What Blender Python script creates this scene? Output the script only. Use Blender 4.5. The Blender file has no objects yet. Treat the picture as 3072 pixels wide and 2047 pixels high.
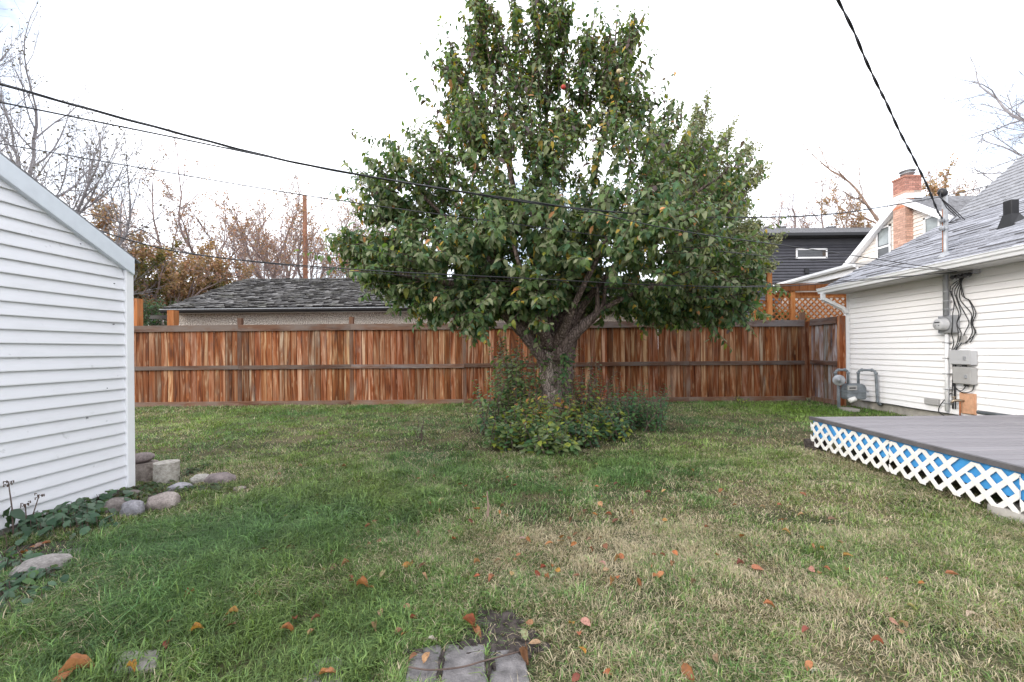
import bpy, bmesh, math, random
import numpy as np
from mathutils import Vector, Matrix, noise as mnoise

R = math.radians
SC = bpy.context.scene
COL = SC.collection
rng = random.Random(7)
nr = np.random.default_rng(11)

# ------------------------------------------------------------------ camera, sky, sun, exposure
F, PX, PY, H, RHO = 1280.0, 1600.0, 1051.0, 1.25, R(0.55)     # photo pixels (3072 x 2047), metres
cam = bpy.data.cameras.new("camera")
camo = bpy.data.objects.new("camera", cam)
COL.objects.link(camo)
cam.sensor_width = 36.0
cam.lens = F / 3072 * 36
cam.shift_x = -(PX - 1536) / 3072
cam.shift_y = (PY - 1023.5) / 3072
cam.clip_start, cam.clip_end = 0.05, 1500
camo.matrix_world = Matrix.Translation((0, 0, H)) @ Matrix.Rotation(R(90), 4, 'X') @ Matrix.Rotation(-RHO, 4, 'Z')
SC.camera = camo

SUN_EL, SUN_AZ = R(24), R(236)
world = bpy.data.worlds.new("World")
SC.world = world
world.use_nodes = True
wn = world.node_tree
wn.nodes.clear()
w_out = wn.nodes.new('ShaderNodeOutputWorld')
w_bg = wn.nodes.new('ShaderNodeBackground')
w_bg.inputs['Strength'].default_value = 0.12
w_sky = wn.nodes.new('ShaderNodeTexSky')
w_sky.sky_type = 'NISHITA'
w_sky.sun_disc = False
w_sky.sun_elevation = SUN_EL
w_sky.sun_rotation = SUN_AZ
w_tc = wn.nodes.new('ShaderNodeTexCoord')
w_map = wn.nodes.new('ShaderNodeMapping')
w_map.inputs['Scale'].default_value = (1.0, 1.0, 1.6)
w_map.inputs['Location'].default_value = (3.1, 0.4, 0.2)
w_no = wn.nodes.new('ShaderNodeTexNoise')
w_no.inputs['Scale'].default_value = 1.9
w_no.inputs['Detail'].default_value = 7
w_no.inputs['Roughness'].default_value = 0.6
w_ra = wn.nodes.new('ShaderNodeMapRange')
w_ra.inputs['From Min'].default_value = 0.34
w_ra.inputs['From Max'].default_value = 0.56
w_ra.inputs['To Min'].default_value = 0.16
w_ra.inputs['To Max'].default_value = 1.0
w_mix = wn.nodes.new('ShaderNodeMix')
w_mix.data_type = 'RGBA'
w_mix.inputs['B'].default_value = (11.6, 11.75, 12.3, 1)
L = wn.links.new
L(w_tc.outputs['Generated'], w_map.inputs['Vector'])
L(w_map.outputs['Vector'], w_no.inputs['Vector'])
L(w_no.outputs['Fac'], w_ra.inputs['Value'])
L(w_ra.outputs['Result'], w_mix.inputs['Factor'])
L(w_sky.outputs['Color'], w_mix.inputs['A'])
L(w_mix.outputs['Result'], w_bg.inputs['Color'])
L(w_bg.outputs['Background'], w_out.inputs['Surface'])

sun = bpy.data.lights.new("sun", 'SUN')
sun.energy = 1.1
sun.angle = R(22)
sun.color = (1.0, 0.93, 0.84)
suno = bpy.data.objects.new("sun", sun)
COL.objects.link(suno)
sd = Vector((math.sin(SUN_AZ) * math.cos(SUN_EL), math.cos(SUN_AZ) * math.cos(SUN_EL), math.sin(SUN_EL)))
suno.rotation_euler = sd.to_track_quat('Z', 'Y').to_euler()

SC.view_settings.view_transform = 'Standard'
SC.view_settings.look = 'None'
SC.view_settings.gamma = 1
SC.view_settings.use_curve_mapping = False
SC.view_settings.exposure = 1.05
SC.cycles.max_bounces = 7
SC.cycles.diffuse_bounces = 3
SC.cycles.transparent_max_bounces = 8

# ------------------------------------------------------------------ helpers
cr_, sr_ = math.cos(RHO), math.sin(RHO)
def lev(u, v):
    du, dv = u - PX, v - PY
    return du * cr_ - dv * sr_, du * sr_ + dv * cr_
def at(u, v, d):
    a, b = lev(u, v)
    return (a / F * d, d, H - b / F * d)
def onground(u, v, z=0.0):
    a, b = lev(u, v)
    d = (H - z) * F / b
    return (a / F * d, d, z)

def tag(o, label=None, cat=None, group=None, kind=None):
    if label: o['label'] = label
    if cat: o['category'] = cat
    if group: o['group'] = group
    if kind: o['kind'] = kind
    return o

def thing(name, label, cat, loc=(0, 0, 0), group=None):
    o = bpy.data.objects.new(name, None)
    o.empty_display_size = 0.1
    COL.objects.link(o)
    o.location = loc
    return tag(o, label, cat, group)

def wloc(o):
    p = Vector((0, 0, 0))
    while o is not None:
        p += o.location
        o = o.parent
    return p

def link(name, me, parent=None, loc=(0, 0, 0), rot=None, scale=None, color=None):
    o = bpy.data.objects.new(name, me)
    COL.objects.link(o)
    if parent is not None:
        o.parent = parent
        o.location = Vector(loc) - wloc(parent)
    else:
        o.location = loc
    if rot is not None: o.rotation_euler = rot
    if scale is not None: o.scale = scale
    if color is not None: o.color = (*color, 1)
    return o

class MB:
    def __init__(s):
        s.v, s.f, s.c = [], [], []
    def add(s, vs, fs, col=None):
        b = len(s.v)
        s.v.extend([tuple(p) for p in vs])
        s.f.extend([tuple(i + b for i in q) for q in fs])
        if col is not None: s.c.extend([col] * len(vs))
        return s
    def box(s, x0, x1, y0, y1, z0, z1, col=None):
        return s.add([(x0, y0, z0), (x1, y0, z0), (x1, y1, z0), (x0, y1, z0), (x0, y0, z1), (x1, y0, z1), (x1, y1, z1), (x0, y1, z1)],
                     [(0, 3, 2, 1), (4, 5, 6, 7), (0, 1, 5, 4), (1, 2, 6, 5), (2, 3, 7, 6), (3, 0, 4, 7)], col)
    def bar(s, p, q, w, h, up=(0, 0, 1), col=None):
        p, q = Vector(p), Vector(q)
        d = (q - p).normalized()
        sd_ = d.cross(Vector(up))
        if sd_.length < 1e-4: sd_ = d.cross(Vector((1, 0, 0)))
        sd_.normalize()
        u = sd_.cross(d)
        a, b = sd_ * w / 2, u * h / 2
        return s.add([p - a - b, p + a - b, p + a + b, p - a + b, q - a - b, q + a - b, q + a + b, q - a + b],
                     [(0, 1, 2, 3), (7, 6, 5, 4), (0, 4, 5, 1), (1, 5, 6, 2), (2, 6, 7, 3), (3, 7, 4, 0)], col)
    def tube(s, pts, rad, n=6, cap=True, col=None, wob=0.0):
        pts = [Vector(p) for p in pts]
        if not hasattr(rad, '__len__'): rad = [rad] * len(pts)
        vs, fs = [], []
        t = (pts[1] - pts[0]).normalized()
        ax = t.cross(Vector((0.13, 0.31, 0.94)))
        if ax.length < 0.05: ax = t.cross(Vector((1, 0, 0)))
        ax.normalize()
        m = len(pts)
        for i, p in enumerate(pts):
            t = (pts[min(i + 1, m - 1)] - pts[max(i - 1, 0)])
            if t.length < 1e-9: t = Vector((0, 0, 1))
            t.normalize()
            ax = ax - t * ax.dot(t)
            if ax.length < 1e-6: ax = t.orthogonal()
            ax.normalize()
            bx = t.cross(ax)
            for k in range(n):
                a = 2 * math.pi * k / n
                r = rad[i]
                if wob:
                    o_ = ax * math.cos(a) + bx * math.sin(a)
                    r *= 1 + wob * mnoise.noise((p + o_ * r) * 9) + 0.5 * wob * mnoise.noise((p + o_ * r) * 24)
                vs.append(p + (ax * math.cos(a) + bx * math.sin(a)) * r)
        for i in range(m - 1):
            for k in range(n):
                a, b = i * n + k, i * n + (k + 1) % n
                fs.append((a, b, b + n, a + n))
        if cap:
            fs.append(tuple(range(n - 1, -1, -1)))
            fs.append(tuple(range((m - 1) * n, m * n)))
        return s.add(vs, fs, col)
    def prism(s, poly, vec, col=None):
        """closed polygon (3D points) extruded along vec"""
        n = len(poly)
        vec = Vector(vec)
        top = [Vector(p) + vec for p in poly]
        fs = [tuple(range(n - 1, -1, -1)), tuple(range(n, 2 * n))]
        for i in range(n):
            j = (i + 1) % n
            fs.append((i, j, j + n, i + n))
        return s.add([Vector(p) for p in poly] + top, fs, col)
    def lathe(s, c, axis, prof, n=16, col=None):
        """prof: (distance along axis, radius)"""
        c, axis = Vector(c), Vector(axis).normalized()
        a = axis.orthogonal().normalized()
        b = axis.cross(a)
        vs, fs = [], []
        for h, r in prof:
            for k in range(n):
                t = 2 * math.pi * k / n
                vs.append(c + axis * h + (a * math.cos(t) + b * math.sin(t)) * r)
        m = len(prof)
        for i in range(m - 1):
            for k in range(n):
                p, q = i * n + k, i * n + (k + 1) % n
                fs.append((p, q, q + n, p + n))
        fs.append(tuple(range(n - 1, -1, -1)))
        fs.append(tuple(range((m - 1) * n, m * n)))
        return s.add(vs, fs, col)
    def mesh(s, name, mat, off=(0, 0, 0), smooth=False):
        me = bpy.data.meshes.new(name)
        off = Vector(off)
        me.from_pydata([Vector(p) - off for p in s.v], [], s.f)
        if s.c:
            at_ = me.attributes.new('col', 'FLOAT_COLOR', 'POINT')
            arr = np.ones((len(s.v), 4), np.float32)
            arr[:, :3] = np.array(s.c, np.float32)
            at_.data.foreach_set('color', arr.ravel())
        if mat is not None: me.materials.append(mat)
        bm = bmesh.new()
        bm.from_mesh(me)
        bmesh.ops.recalc_face_normals(bm, faces=bm.faces)
        bm.to_mesh(me)
        bm.free()
        if smooth: me.polygons.foreach_set('use_smooth', [True] * len(me.polygons))
        return me
    def build(s, name, mat, parent=None, loc=None, smooth=False, color=None):
        off = wloc(parent) if parent is not None else Vector(loc or (0, 0, 0))
        me = s.mesh(name, mat, off, smooth)
        o = bpy.data.objects.new(name, me)
        COL.objects.link(o)
        if parent is not None: o.parent = parent
        else: o.location = off
        if color is not None: o.color = (*color, 1)
        return o

def bevel(o, w, seg=2):
    m = o.modifiers.new("bevel", 'BEVEL')
    m.width = w
    m.segments = seg
    m.limit_method = 'ANGLE'
    return o

def np_mesh(name, verts, faces_flat, sizes, mat, cols=None, smooth=False):
    me = bpy.data.meshes.new(name)
    nv, nf = len(verts), len(sizes)
    me.vertices.add(nv)
    me.vertices.foreach_set('co', verts.astype(np.float32).ravel())
    me.loops.add(len(faces_flat))
    me.loops.foreach_set('vertex_index', faces_flat.astype(np.int32))
    me.polygons.add(nf)
    st = np.zeros(nf, np.int32)
    st[1:] = np.cumsum(sizes)[:-1]
    me.polygons.foreach_set('loop_start', st)
    me.polygons.foreach_set('loop_total', sizes.astype(np.int32))
    me.update(calc_edges=True)
    if cols is not None:
        a = me.attributes.new('col', 'FLOAT_COLOR', 'POINT')
        arr = np.ones((nv, 4), np.float32)
        arr[:, :3] = cols
        a.data.foreach_set('color', arr.ravel())
    if smooth: me.polygons.foreach_set('use_smooth', np.ones(nf, bool))
    me.materials.append(mat)
    me.validate()
    return me

def smooth_path(P, Rr, k=4):
    out, ro = [], []
    n_ = len(P)
    for i in range(n_ - 1):
        p0, p1, p2, p3 = P[max(i - 1, 0)], P[i], P[i + 1], P[min(i + 2, n_ - 1)]
        for j in range(k):
            t = j / k
            out.append(0.5 * ((2 * p1) + (p2 - p0) * t + (2 * p0 - 5 * p1 + 4 * p2 - p3) * t * t + (3 * p1 - p0 - 3 * p2 + p3) * t ** 3))
            ro.append(Rr[i] * (1 - t) + Rr[i + 1] * t)
    out.append(P[-1]); ro.append(Rr[-1])
    return out, ro

# ------------------------------------------------------------------ materials
class NT:
    def __init__(s, name, rough=0.7, spec=0.3):
        s.m = bpy.data.materials.new(name)
        s.m.use_nodes = True
        s.t = s.m.node_tree
        s.b = s.t.nodes['Principled BSDF']
        s.b.inputs['Roughness'].default_value = rough
        s.b.inputs['Specular IOR Level'].default_value = spec
        s.out = s.t.nodes['Material Output']
    def n(s, typ, **kw):
        x = s.t.nodes.new(typ)
        for k, v in kw.items(): setattr(x, k, v)
        return x
    def l(s, a, b): s.t.links.new(a, b)
    def coord(s, scale=(1, 1, 1), rand=0.0, kind='Object'):
        tc = s.n('ShaderNodeTexCoord')
        mp = s.n('ShaderNodeMapping')
        mp.inputs['Scale'].default_value = scale
        s.l(tc.outputs[kind], mp.inputs['Vector'])
        if rand:
            oi = s.n('ShaderNodeObjectInfo')
            mu = s.n('ShaderNodeMath', operation='MULTIPLY')
            mu.inputs[1].default_value = rand
            s.l(oi.outputs['Random'], mu.inputs[0])
            cx = s.n('ShaderNodeCombineXYZ')
            for k in range(3): s.l(mu.outputs[0], cx.inputs[k])
            s.l(cx.outputs[0], mp.inputs['Location'])
        return mp.outputs['Vector']
    def noise(s, vec, scale=5, detail=4, rough=0.55, dist=0.0):
        x = s.n('ShaderNodeTexNoise')
        x.inputs['Scale'].default_value = scale
        x.inputs['Detail'].default_value = detail
        x.inputs['Roughness'].default_value = rough
        x.inputs['Distortion'].default_value = dist
        if vec is not None: s.l(vec, x.inputs['Vector'])
        return x.outputs['Fac']
    def ramp(s, fac, stops):
        x = s.n('ShaderNodeValToRGB')
        el = x.color_ramp.elements
        while len(el) < len(stops): el.new(0.5)
        for e, (p, c) in zip(el, stops):
            e.position = p
            e.color = (*c, 1) if len(c) == 3 else c
        s.l(fac, x.inputs['Fac'])
        return x.outputs['Color']
    def mix(s, fac, a, b, mode='MIX'):
        x = s.n('ShaderNodeMix', data_type='RGBA', blend_type=mode)
        for sock, val in ((x.inputs['Factor'], fac), (x.inputs['A'], a), (x.inputs['B'], b)):
            if hasattr(val, 'node'): s.l(val, sock)
            elif isinstance(val, (tuple, list)): sock.default_value = (*val, 1)
            else: sock.default_value = val
        return x.outputs['Result']
    def mrange(s, fac, a, b, c=0.0, d=1.0):
        x = s.n('ShaderNodeMapRange')
        s.l(fac, x.inputs['Value'])
        for k, v in zip(('From Min', 'From Max', 'To Min', 'To Max'), (a, b, c, d)): x.inputs[k].default_value = v
        return x.outputs['Result']
    def bump(s, h, strength=0.3, dist=0.02):
        x = s.n('ShaderNodeBump')
        x.inputs['Strength'].default_value = strength
        x.inputs['Distance'].default_value = dist
        s.l(h, x.inputs['Height'])
        s.l(x.outputs['Normal'], s.b.inputs['Normal'])
    def color(s, c):
        if hasattr(c, 'node'): s.l(c, s.b.inputs['Base Color'])
        else: s.b.inputs['Base Color'].default_value = (*c, 1)
        return s.m

def plain(name, c, rough=0.6, var=0.15, scale=6.0, spec=0.3, metal=0.0, bump=0.0, objcol=False, kind='Object'):
    k = NT(name, rough, spec)
    n_ = k.noise(k.coord(rand=13.0, kind=kind), scale, 5)
    col = k.ramp(n_, [(0.3, tuple(x * (1 - var) for x in c)), (0.7, tuple(min(1, x * (1 + var)) for x in c))])
    if objcol:
        oi = k.n('ShaderNodeObjectInfo')
        col = k.mix(1.0, col, oi.outputs['Color'], 'MULTIPLY')
    k.color(col)
    k.b.inputs['Metallic'].default_value = metal
    if bump: k.bump(k.noise(k.coord(), scale * 6, 4), bump, 0.01)
    return k.m

def wood_mat(name, dark, mid, pale, grey, weather=(0.5, 0.72), pale_at=0.66):
    """stained softwood: flame-like streaks along local Z, knots, grey weathering; multiplied by the object's colour"""
    k = NT(name, 0.75, 0.15)
    fl = k.noise(k.coord((10, 10, 0.85), 40), 1.0, 4, 0.55, 1.2)
    col = k.ramp(fl, [(0.30, dark), (0.455, mid), (pale_at, tuple(0.65 * a + 0.35 * b for a, b in zip(mid, pale))), (pale_at + 0.11, pale)])
    gr = k.noise(k.coord((90, 90, 2.2), 40), 1.0, 3, 0.6, 0.3)
    col = k.mix(0.5, col, k.ramp(gr, [(0.3, (0.5, 0.45, 0.42)), (0.62, (1.12, 1.1, 1.08))]), 'MULTIPLY')
    we = k.noise(k.coord((5, 5, 1.7), 70), 1.0, 4, 0.6)
    col = k.mix(k.mrange(we, weather[0], weather[1], 0, 0.75), col, grey)
    vo = k.n('ShaderNodeTexVoronoi')
    k.l(k.coord((11, 11, 3.2), 60), vo.inputs['Vector'])
    vo.inputs['Scale'].default_value = 1.0
    col = k.mix(k.mrange(vo.outputs['Distance'], 0.10, 0.05, 0, 0.8), col, tuple(x * 0.35 for x in dark))
    col = k.mix(k.mrange(vo.outputs['Distance'], 0.24, 0.12, 0, 0.35), col, pale)
    oi = k.n('ShaderNodeObjectInfo')
    col = k.mix(1.0, col, oi.outputs['Color'], 'MULTIPLY')
    br = k.mrange(oi.outputs['Random'], 0, 1, 0.74, 1.12)
    x = k.n('ShaderNodeVectorMath', operation='SCALE')
    k.l(col, x.inputs[0]); k.l(br, x.inputs['Scale'])
    k.l(x.outputs[0], k.b.inputs['Base Color'])
    k.bump(gr, 0.35, 0.004)
    return k.m

M = {}
M['fence'] = wood_mat('fence_wood', (0.085, 0.026, 0.012), (0.245, 0.077, 0.026), (0.52, 0.34, 0.22), (0.15, 0.11, 0.09), (0.54, 0.78), 0.57)
M['rail'] = wood_mat('fence_rail_wood', (0.065, 0.03, 0.02), (0.13, 0.066, 0.042), (0.27, 0.19, 0.14), (0.165, 0.14, 0.125), (0.4, 0.62), 0.7)
M['cedar'] = wood_mat('cedar_wood', (0.2, 0.065, 0.02), (0.4, 0.155, 0.05), (0.55, 0.3, 0.14), (0.3, 0.2, 0.14), (0.6, 0.85))

def siding_mat(name, c, dirt):
    k = NT(name, 0.42, 0.35)
    a = k.noise(k.coord((1, 1, 1), 0, 'Generated'), 3, 5)
    b = k.noise(k.coord((3, 3, 9), 9), 1.5, 6, 0.65)
    col = k.ramp(a, [(0.3, tuple(x * 0.96 for x in c)), (0.7, c)])
    col = k.mix(k.mrange(b, 0.52, 0.8, 0, 0.5), col, dirt)
    sp = k.noise(k.coord((1, 1, 1), 3), 16, 3)
    col = k.mix(k.mrange(sp, 0.68, 0.74, 0, 0.35), col, tuple(x * 0.6 for x in dirt))
    k.color(col)
    k.bump(k.noise(k.coord((2, 2, 40), 5), 1.0, 3), 0.05, 0.003)
    return k.m
M['shed_siding'] = siding_mat('shed_vinyl', (0.78, 0.78, 0.82), (0.62, 0.62, 0.64))
M['house_siding'] = siding_mat('house_vinyl', (0.84, 0.835, 0.845), (0.74, 0.72, 0.71))
M['far_siding'] = siding_mat('cream_vinyl', (0.80, 0.75, 0.70), (0.7, 0.65, 0.6))
M['white_trim'] = plain('white_trim', (0.80, 0.80, 0.82), 0.4, 0.04, 3)
M['white_metal'] = plain('white_metal', (0.74, 0.75, 0.77), 0.35, 0.06, 3, 0.4)
M['shed_fascia'] = plain('shed_fascia', (0.66, 0.70, 0.76), 0.4, 0.05, 12, 0.4, bump=0.05)
M['soffit'] = plain('soffit', (0.55, 0.54, 0.53), 0.5, 0.06, 3)
M['concrete'] = plain('concrete', (0.36, 0.34, 0.31), 0.9, 0.28, 7, 0.2, bump=0.4)
M['pale_concrete'] = plain('pale_concrete', (0.48, 0.46, 0.43), 0.9, 0.3, 9, 0.2, bump=0.5)
M['paver'] = plain('paver', (0.165, 0.155, 0.155), 0.92, 0.42, 18, 0.2, bump=0.8)
M['shingle'] = plain('asphalt_shingle', (0.26, 0.265, 0.285), 0.9, 0.3, 16, 0.2, bump=0.3, objcol=True)
M['shingle_dark'] = plain('dark_shingle', (0.1, 0.1, 0.105), 0.9, 0.45, 14, 0.2, bump=0.3)
M['shingle_mid'] = plain('mid_shingle', (0.18, 0.18, 0.19), 0.9, 0.4, 14, 0.2)
M['black_metal'] = plain('black_metal', (0.018, 0.018, 0.02), 0.4, 0.2, 5, 0.4)
M['charcoal_siding'] = plain('charcoal_siding', (0.072, 0.072, 0.085), 0.5, 0.15, 3)
M['grey_metal'] = plain('galvanised_metal', (0.33, 0.34, 0.36), 0.45, 0.2, 9, 0.5, 0.3)
M['grey_paint'] = plain('grey_paint', (0.17, 0.19, 0.21), 0.5, 0.25, 14, 0.4, bump=0.1)
M['box_grey'] = plain('box_grey', (0.44, 0.445, 0.46), 0.45, 0.05, 4, 0.4)
M['box_beige'] = plain('box_beige_grey', (0.36, 0.355, 0.35), 0.5, 0.06, 4, 0.4)
M['rust'] = plain('rusty_metal', (0.3, 0.11, 0.045), 0.8, 0.4, 30)
M['cable'] = plain('black_cable', (0.02, 0.02, 0.023), 0.45, 0.2, 4, 0.4)
M['board_wood'] = plain('new_board', (0.56, 0.32, 0.2), 0.7, 0.15, 20)
M['deck'] = None
M['lattice_white'] = siding_mat('lattice_white', (0.76, 0.75, 0.73), (0.55, 0.52, 0.47))
M['blue_paint'] = plain('blue_paint', (0.06, 0.29, 0.62), 0.5, 0.12, 8, 0.3)
M['deck_edge'] = plain('deck_edge', (0.1, 0.095, 0.1), 0.7, 0.2, 12)
M['dark_joist'] = plain('old_joist', (0.09, 0.07, 0.055), 0.9, 0.3, 6)  # dark brown base colour, also on the support post and curtain
M['brass'] = plain('brass', (0.33, 0.27, 0.2), 0.4, 0.2, 10, 0.5, 0.7)
M['brick'] = plain('chimney_brick', (0.40, 0.22, 0.165), 0.85, 0.3, 18, 0.2, objcol=True)
M['mortar'] = plain('mortar', (0.4, 0.34, 0.3), 0.95, 0.2, 14)
M['pole_wood'] = plain('pole_wood', (0.22, 0.1, 0.06), 0.85, 0.3, 8)
M['soil'] = plain('dark_soil', (0.062, 0.052, 0.048), 0.95, 0.55, 25, 0.1, bump=0.8)

def glass_mat(name, c):
    k = NT(name, 0.06, 0.6)
    k.color(k.ramp(k.noise(k.coord(), 2.5, 4), [(0.35, tuple(x * 0.5 for x in c)), (0.65, c)]))
    return k.m
M['glass'] = glass_mat('window_glass', (0.05, 0.055, 0.06))
M['glass_pale'] = glass_mat('window_glass_pale', (0.30, 0.34, 0.35))

def deck_mat():
    k = NT('grey_deck_board', 0.62, 0.3)
    a = k.noise(k.coord((1.2, 60, 60), 20), 1.0, 3)
    b = k.noise(k.coord((2, 5, 5), 30), 1.5, 5)
    col = k.ramp(a, [(0.3, (0.20, 0.19, 0.205)), (0.7, (0.27, 0.255, 0.27))])
    col = k.mix(k.mrange(b, 0.62, 0.8, 0, 0.4), col, (0.3, 0.285, 0.285))
    oi = k.n('ShaderNodeObjectInfo')
    x = k.n('ShaderNodeVectorMath', operation='SCALE')
    k.l(col, x.inputs[0]); k.l(k.mrange(oi.outputs['Random'], 0, 1, 0.85, 1.0), x.inputs['Scale'])
    k.l(x.outputs[0], k.b.inputs['Base Color'])
    k.bump(a, 0.3, 0.004)
    return k.m
M['deck'] = deck_mat()

def stucco_mat():
    k = NT('pebble_dash_stucco', 0.95, 0.1)
    v = k.n('ShaderNodeTexVoronoi')
    k.l(k.coord(), v.inputs['Vector'])
    v.inputs['Scale'].default_value = 26
    s_ = k.noise(k.coord(), 34, 3)
    col = k.ramp(s_, [(0.38, (0.17, 0.15, 0.135)), (0.5, (0.42, 0.375, 0.335)), (0.62, (0.62, 0.57, 0.52))])
    col = k.mix(k.mrange(k.noise(k.coord((1, 1, 1.6)), 1.1, 4), 0.45, 0.7, 0, 0.4), col, (0.45, 0.40, 0.35))
    k.color(col)
    k.bump(v.outputs['Distance'], 0.9, 0.02)
    return k.m
M['stucco'] = stucco_mat()

def shake_mat():
    k = NT('weathered_shake', 0.9, 0.15)
    a = k.noise(k.coord((14, 3, 3)), 1.0, 4)
    b = k.noise(k.coord((2.2, 2.2, 2.2)), 1.0, 5)
    c = k.n('ShaderNodeAttribute'); c.attribute_name = 'col'
    col = k.ramp(a, [(0.3, (0.06, 0.057, 0.06)), (0.7, (0.22, 0.215, 0.21))])
    col = k.mix(k.mrange(b, 0.52, 0.72, 0, 0.5), col, (0.13, 0.13, 0.10))
    col = k.mix(1.0, col, c.outputs['Color'], 'MULTIPLY')
    k.color(col)
    return k.m
M['shake'] = shake_mat()

def bark_mat(name, dark, pale, sc=14.0, stretch=0.35):
    k = NT(name, 0.9, 0.15)
    v = k.n('ShaderNodeTexVoronoi', feature='DISTANCE_TO_EDGE')
    k.l(k.coord((1, 1, stretch)), v.inputs['Vector'])
    v.inputs['Scale'].default_value = sc * 1.6
    n1 = k.noise(k.coord((1, 1, stretch)), sc, 6, 0.65, 0.6)
    col = k.ramp(n1, [(0.32, dark), (0.68, pale)])
    col = k.mix(k.mrange(v.outputs['Distance'], 0.12, 0.0, 0, 0.85), col, tuple(x * 0.45 for x in dark))
    k.color(col)
    k.bump(k.mrange(v.outputs['Distance'], 0.0, 0.25), 0.8, 0.02)
    return k.m
M['apple_bark'] = bark_mat('apple_bark', (0.16, 0.12, 0.10), (0.55, 0.46, 0.41))
M['apple_limb'] = bark_mat('apple_limb_bark', (0.11, 0.078, 0.07), (0.31, 0.235, 0.21))
M['twig'] = plain('twig_bark', (0.10, 0.07, 0.06), 0.85, 0.3, 20)
M['twig_grey'] = plain('grey_twig_bark', (0.24, 0.225, 0.235), 0.85, 0.25, 4)
M['twig_brown'] = plain('brown_twig_bark', (0.27, 0.205, 0.195), 0.85, 0.25, 4)
M['twig_tan'] = plain('tan_twig_bark', (0.27, 0.19, 0.15), 0.85, 0.25, 4)

def leaf_mat(name, src='col', back=1.4, trans=0.34, rough=0.5):
    """leaf colour from vertex attribute or object colour; paler underside; light shines through"""
    k = NT(name, rough, 0.25)
    if src == 'col':
        a = k.n('ShaderNodeAttribute'); a.attribute_name = 'col'
        c = a.outputs['Color']
    else:
        a = k.n('ShaderNodeObjectInfo')
        c = a.outputs['Color']
    no = k.noise(k.coord(), 14, 3)
    c = k.mix(0.6, c, k.ramp(no, [(0.3, (0.75, 0.75, 0.75)), (0.7, (1.15, 1.15, 1.15))]), 'MULTIPLY')
    if name == 'dry_leaf':
        c = k.mix(k.mrange(k.noise(k.coord((3, 3, 3), 30), 1.6, 5, 0.65), 0.48, 0.66, 0, 0.75), c, (0.12, 0.06, 0.035))
    geo = k.n('ShaderNodeNewGeometry')
    if back != 1.0:
        bc = k.mix(1.0, c, (back * 0.92, back * 0.9, back * 0.9), 'MULTIPLY')
        c2 = k.mix(geo.outputs['Backfacing'], c, bc)
    else:
        c2 = c
    k.l(c2, k.b.inputs['Base Color'])
    tr = k.n('ShaderNodeBsdfTranslucent')
    tc = k.mix(1.0, c, (1.5, 1.7, 0.6), 'MULTIPLY')
    k.l(tc, tr.inputs['Color'])
    ms = k.n('ShaderNodeMixShader')
    ms.inputs[0].default_value = trans
    k.l(k.b.outputs[0], ms.inputs[1]); k.l(tr.outputs[0], ms.inputs[2])
    k.l(ms.outputs[0], k.out.inputs['Surface'])
    return k.m
M['leaf'] = leaf_mat('green_leaf', rough=0.5)
M['leaf_obj'] = leaf_mat('green_leaf_single', 'obj', rough=0.5)
M['dry_leaf'] = leaf_mat('dry_leaf', 'obj', 1.1, 0.12, 0.6)
M['far_leaf'] = leaf_mat('autumn_leaf', 'col', 1.1, 0.3, 0.6)
M['grass'] = leaf_mat('grass_blade', 'col', 1.0, 0.22, 0.5)

def stone_mat(name, a, b, sc=9):
    k = NT(name, 0.85, 0.2)
    n1 = k.noise(k.coord((1, 1, 1.3), 9), sc, 7, 0.65)
    n2 = k.noise(k.coord((1, 1, 1), 5), sc * 9, 2)
    col = k.ramp(n1, [(0.33, a), (0.66, b)])
    col = k.mix(0.6, col, k.ramp(n2, [(0.35, (0.6, 0.6, 0.6)), (0.65, (1.2, 1.2, 1.2))]), 'MULTIPLY')
    k.color(col)
    k.bump(n2, 0.4, 0.006)
    return k.m

def ground_mat():
    k = NT('lawn_soil_and_thatch', 0.95, 0.1)
    a = k.noise(k.coord((1, 1, 1), 0), 1.3, 6)
    b = k.noise(k.coord((1, 1, 1), 0), 40, 4)
    col = k.ramp(a, [(0.4, (0.045, 0.052, 0.025)), (0.6, (0.12, 0.10, 0.06))])
    col = k.mix(0.8, col, k.ramp(b, [(0.35, (0.55, 0.55, 0.55)), (0.65, (1.3, 1.3, 1.25))]), 'MULTIPLY')
    k.color(col)
    k.bump(b, 0.6, 0.02)
    return k.m
M['ground'] = ground_mat()

# ------------------------------------------------------------------ 2D value noise for the lawn
def vnoise(x, y, seed=0):
    xi, yi = np.floor(x).astype(np.int64), np.floor(y).astype(np.int64)
    fx, fy = x - xi, y - yi
    fx, fy = fx * fx * (3 - 2 * fx), fy * fy * (3 - 2 * fy)
    def h(a, b):
        n_ = (a * 374761393 + b * 668265263 + seed * 1442695041) & 0xffffffff
        n_ = ((n_ ^ (n_ >> 13)) * 1274126177) & 0xffffffff
        return ((n_ ^ (n_ >> 16)) & 0xffff) / 65535.0
    return (h(xi, yi) * (1 - fx) + h(xi + 1, yi) * fx) * (1 - fy) + (h(xi, yi + 1) * (1 - fx) + h(xi + 1, yi + 1) * fx) * fy
def fbm(x, y, seed=0, o=3):
    s, a, t = 0, 1.0, 0
    for i in range(o):
        s = s + a * vnoise(x * 2 ** i, y * 2 ** i, seed + i * 17)
        t += a
        a *= 0.5
    return s / t
def hgt(x, y):
    x, y = np.asarray(x, float), np.asarray(y, float)
    g = 0.05 * (fbm(x * 0.9, y * 0.9, 5, 2) - 0.5) + 0.03 * (fbm(x * 3, y * 3, 8, 2) - 0.5)
    fade = np.clip((9.6 - y) / 1.5, 0.0, 1)
    return g * fade
def gz(x, y): return float(hgt(x, y))

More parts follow.
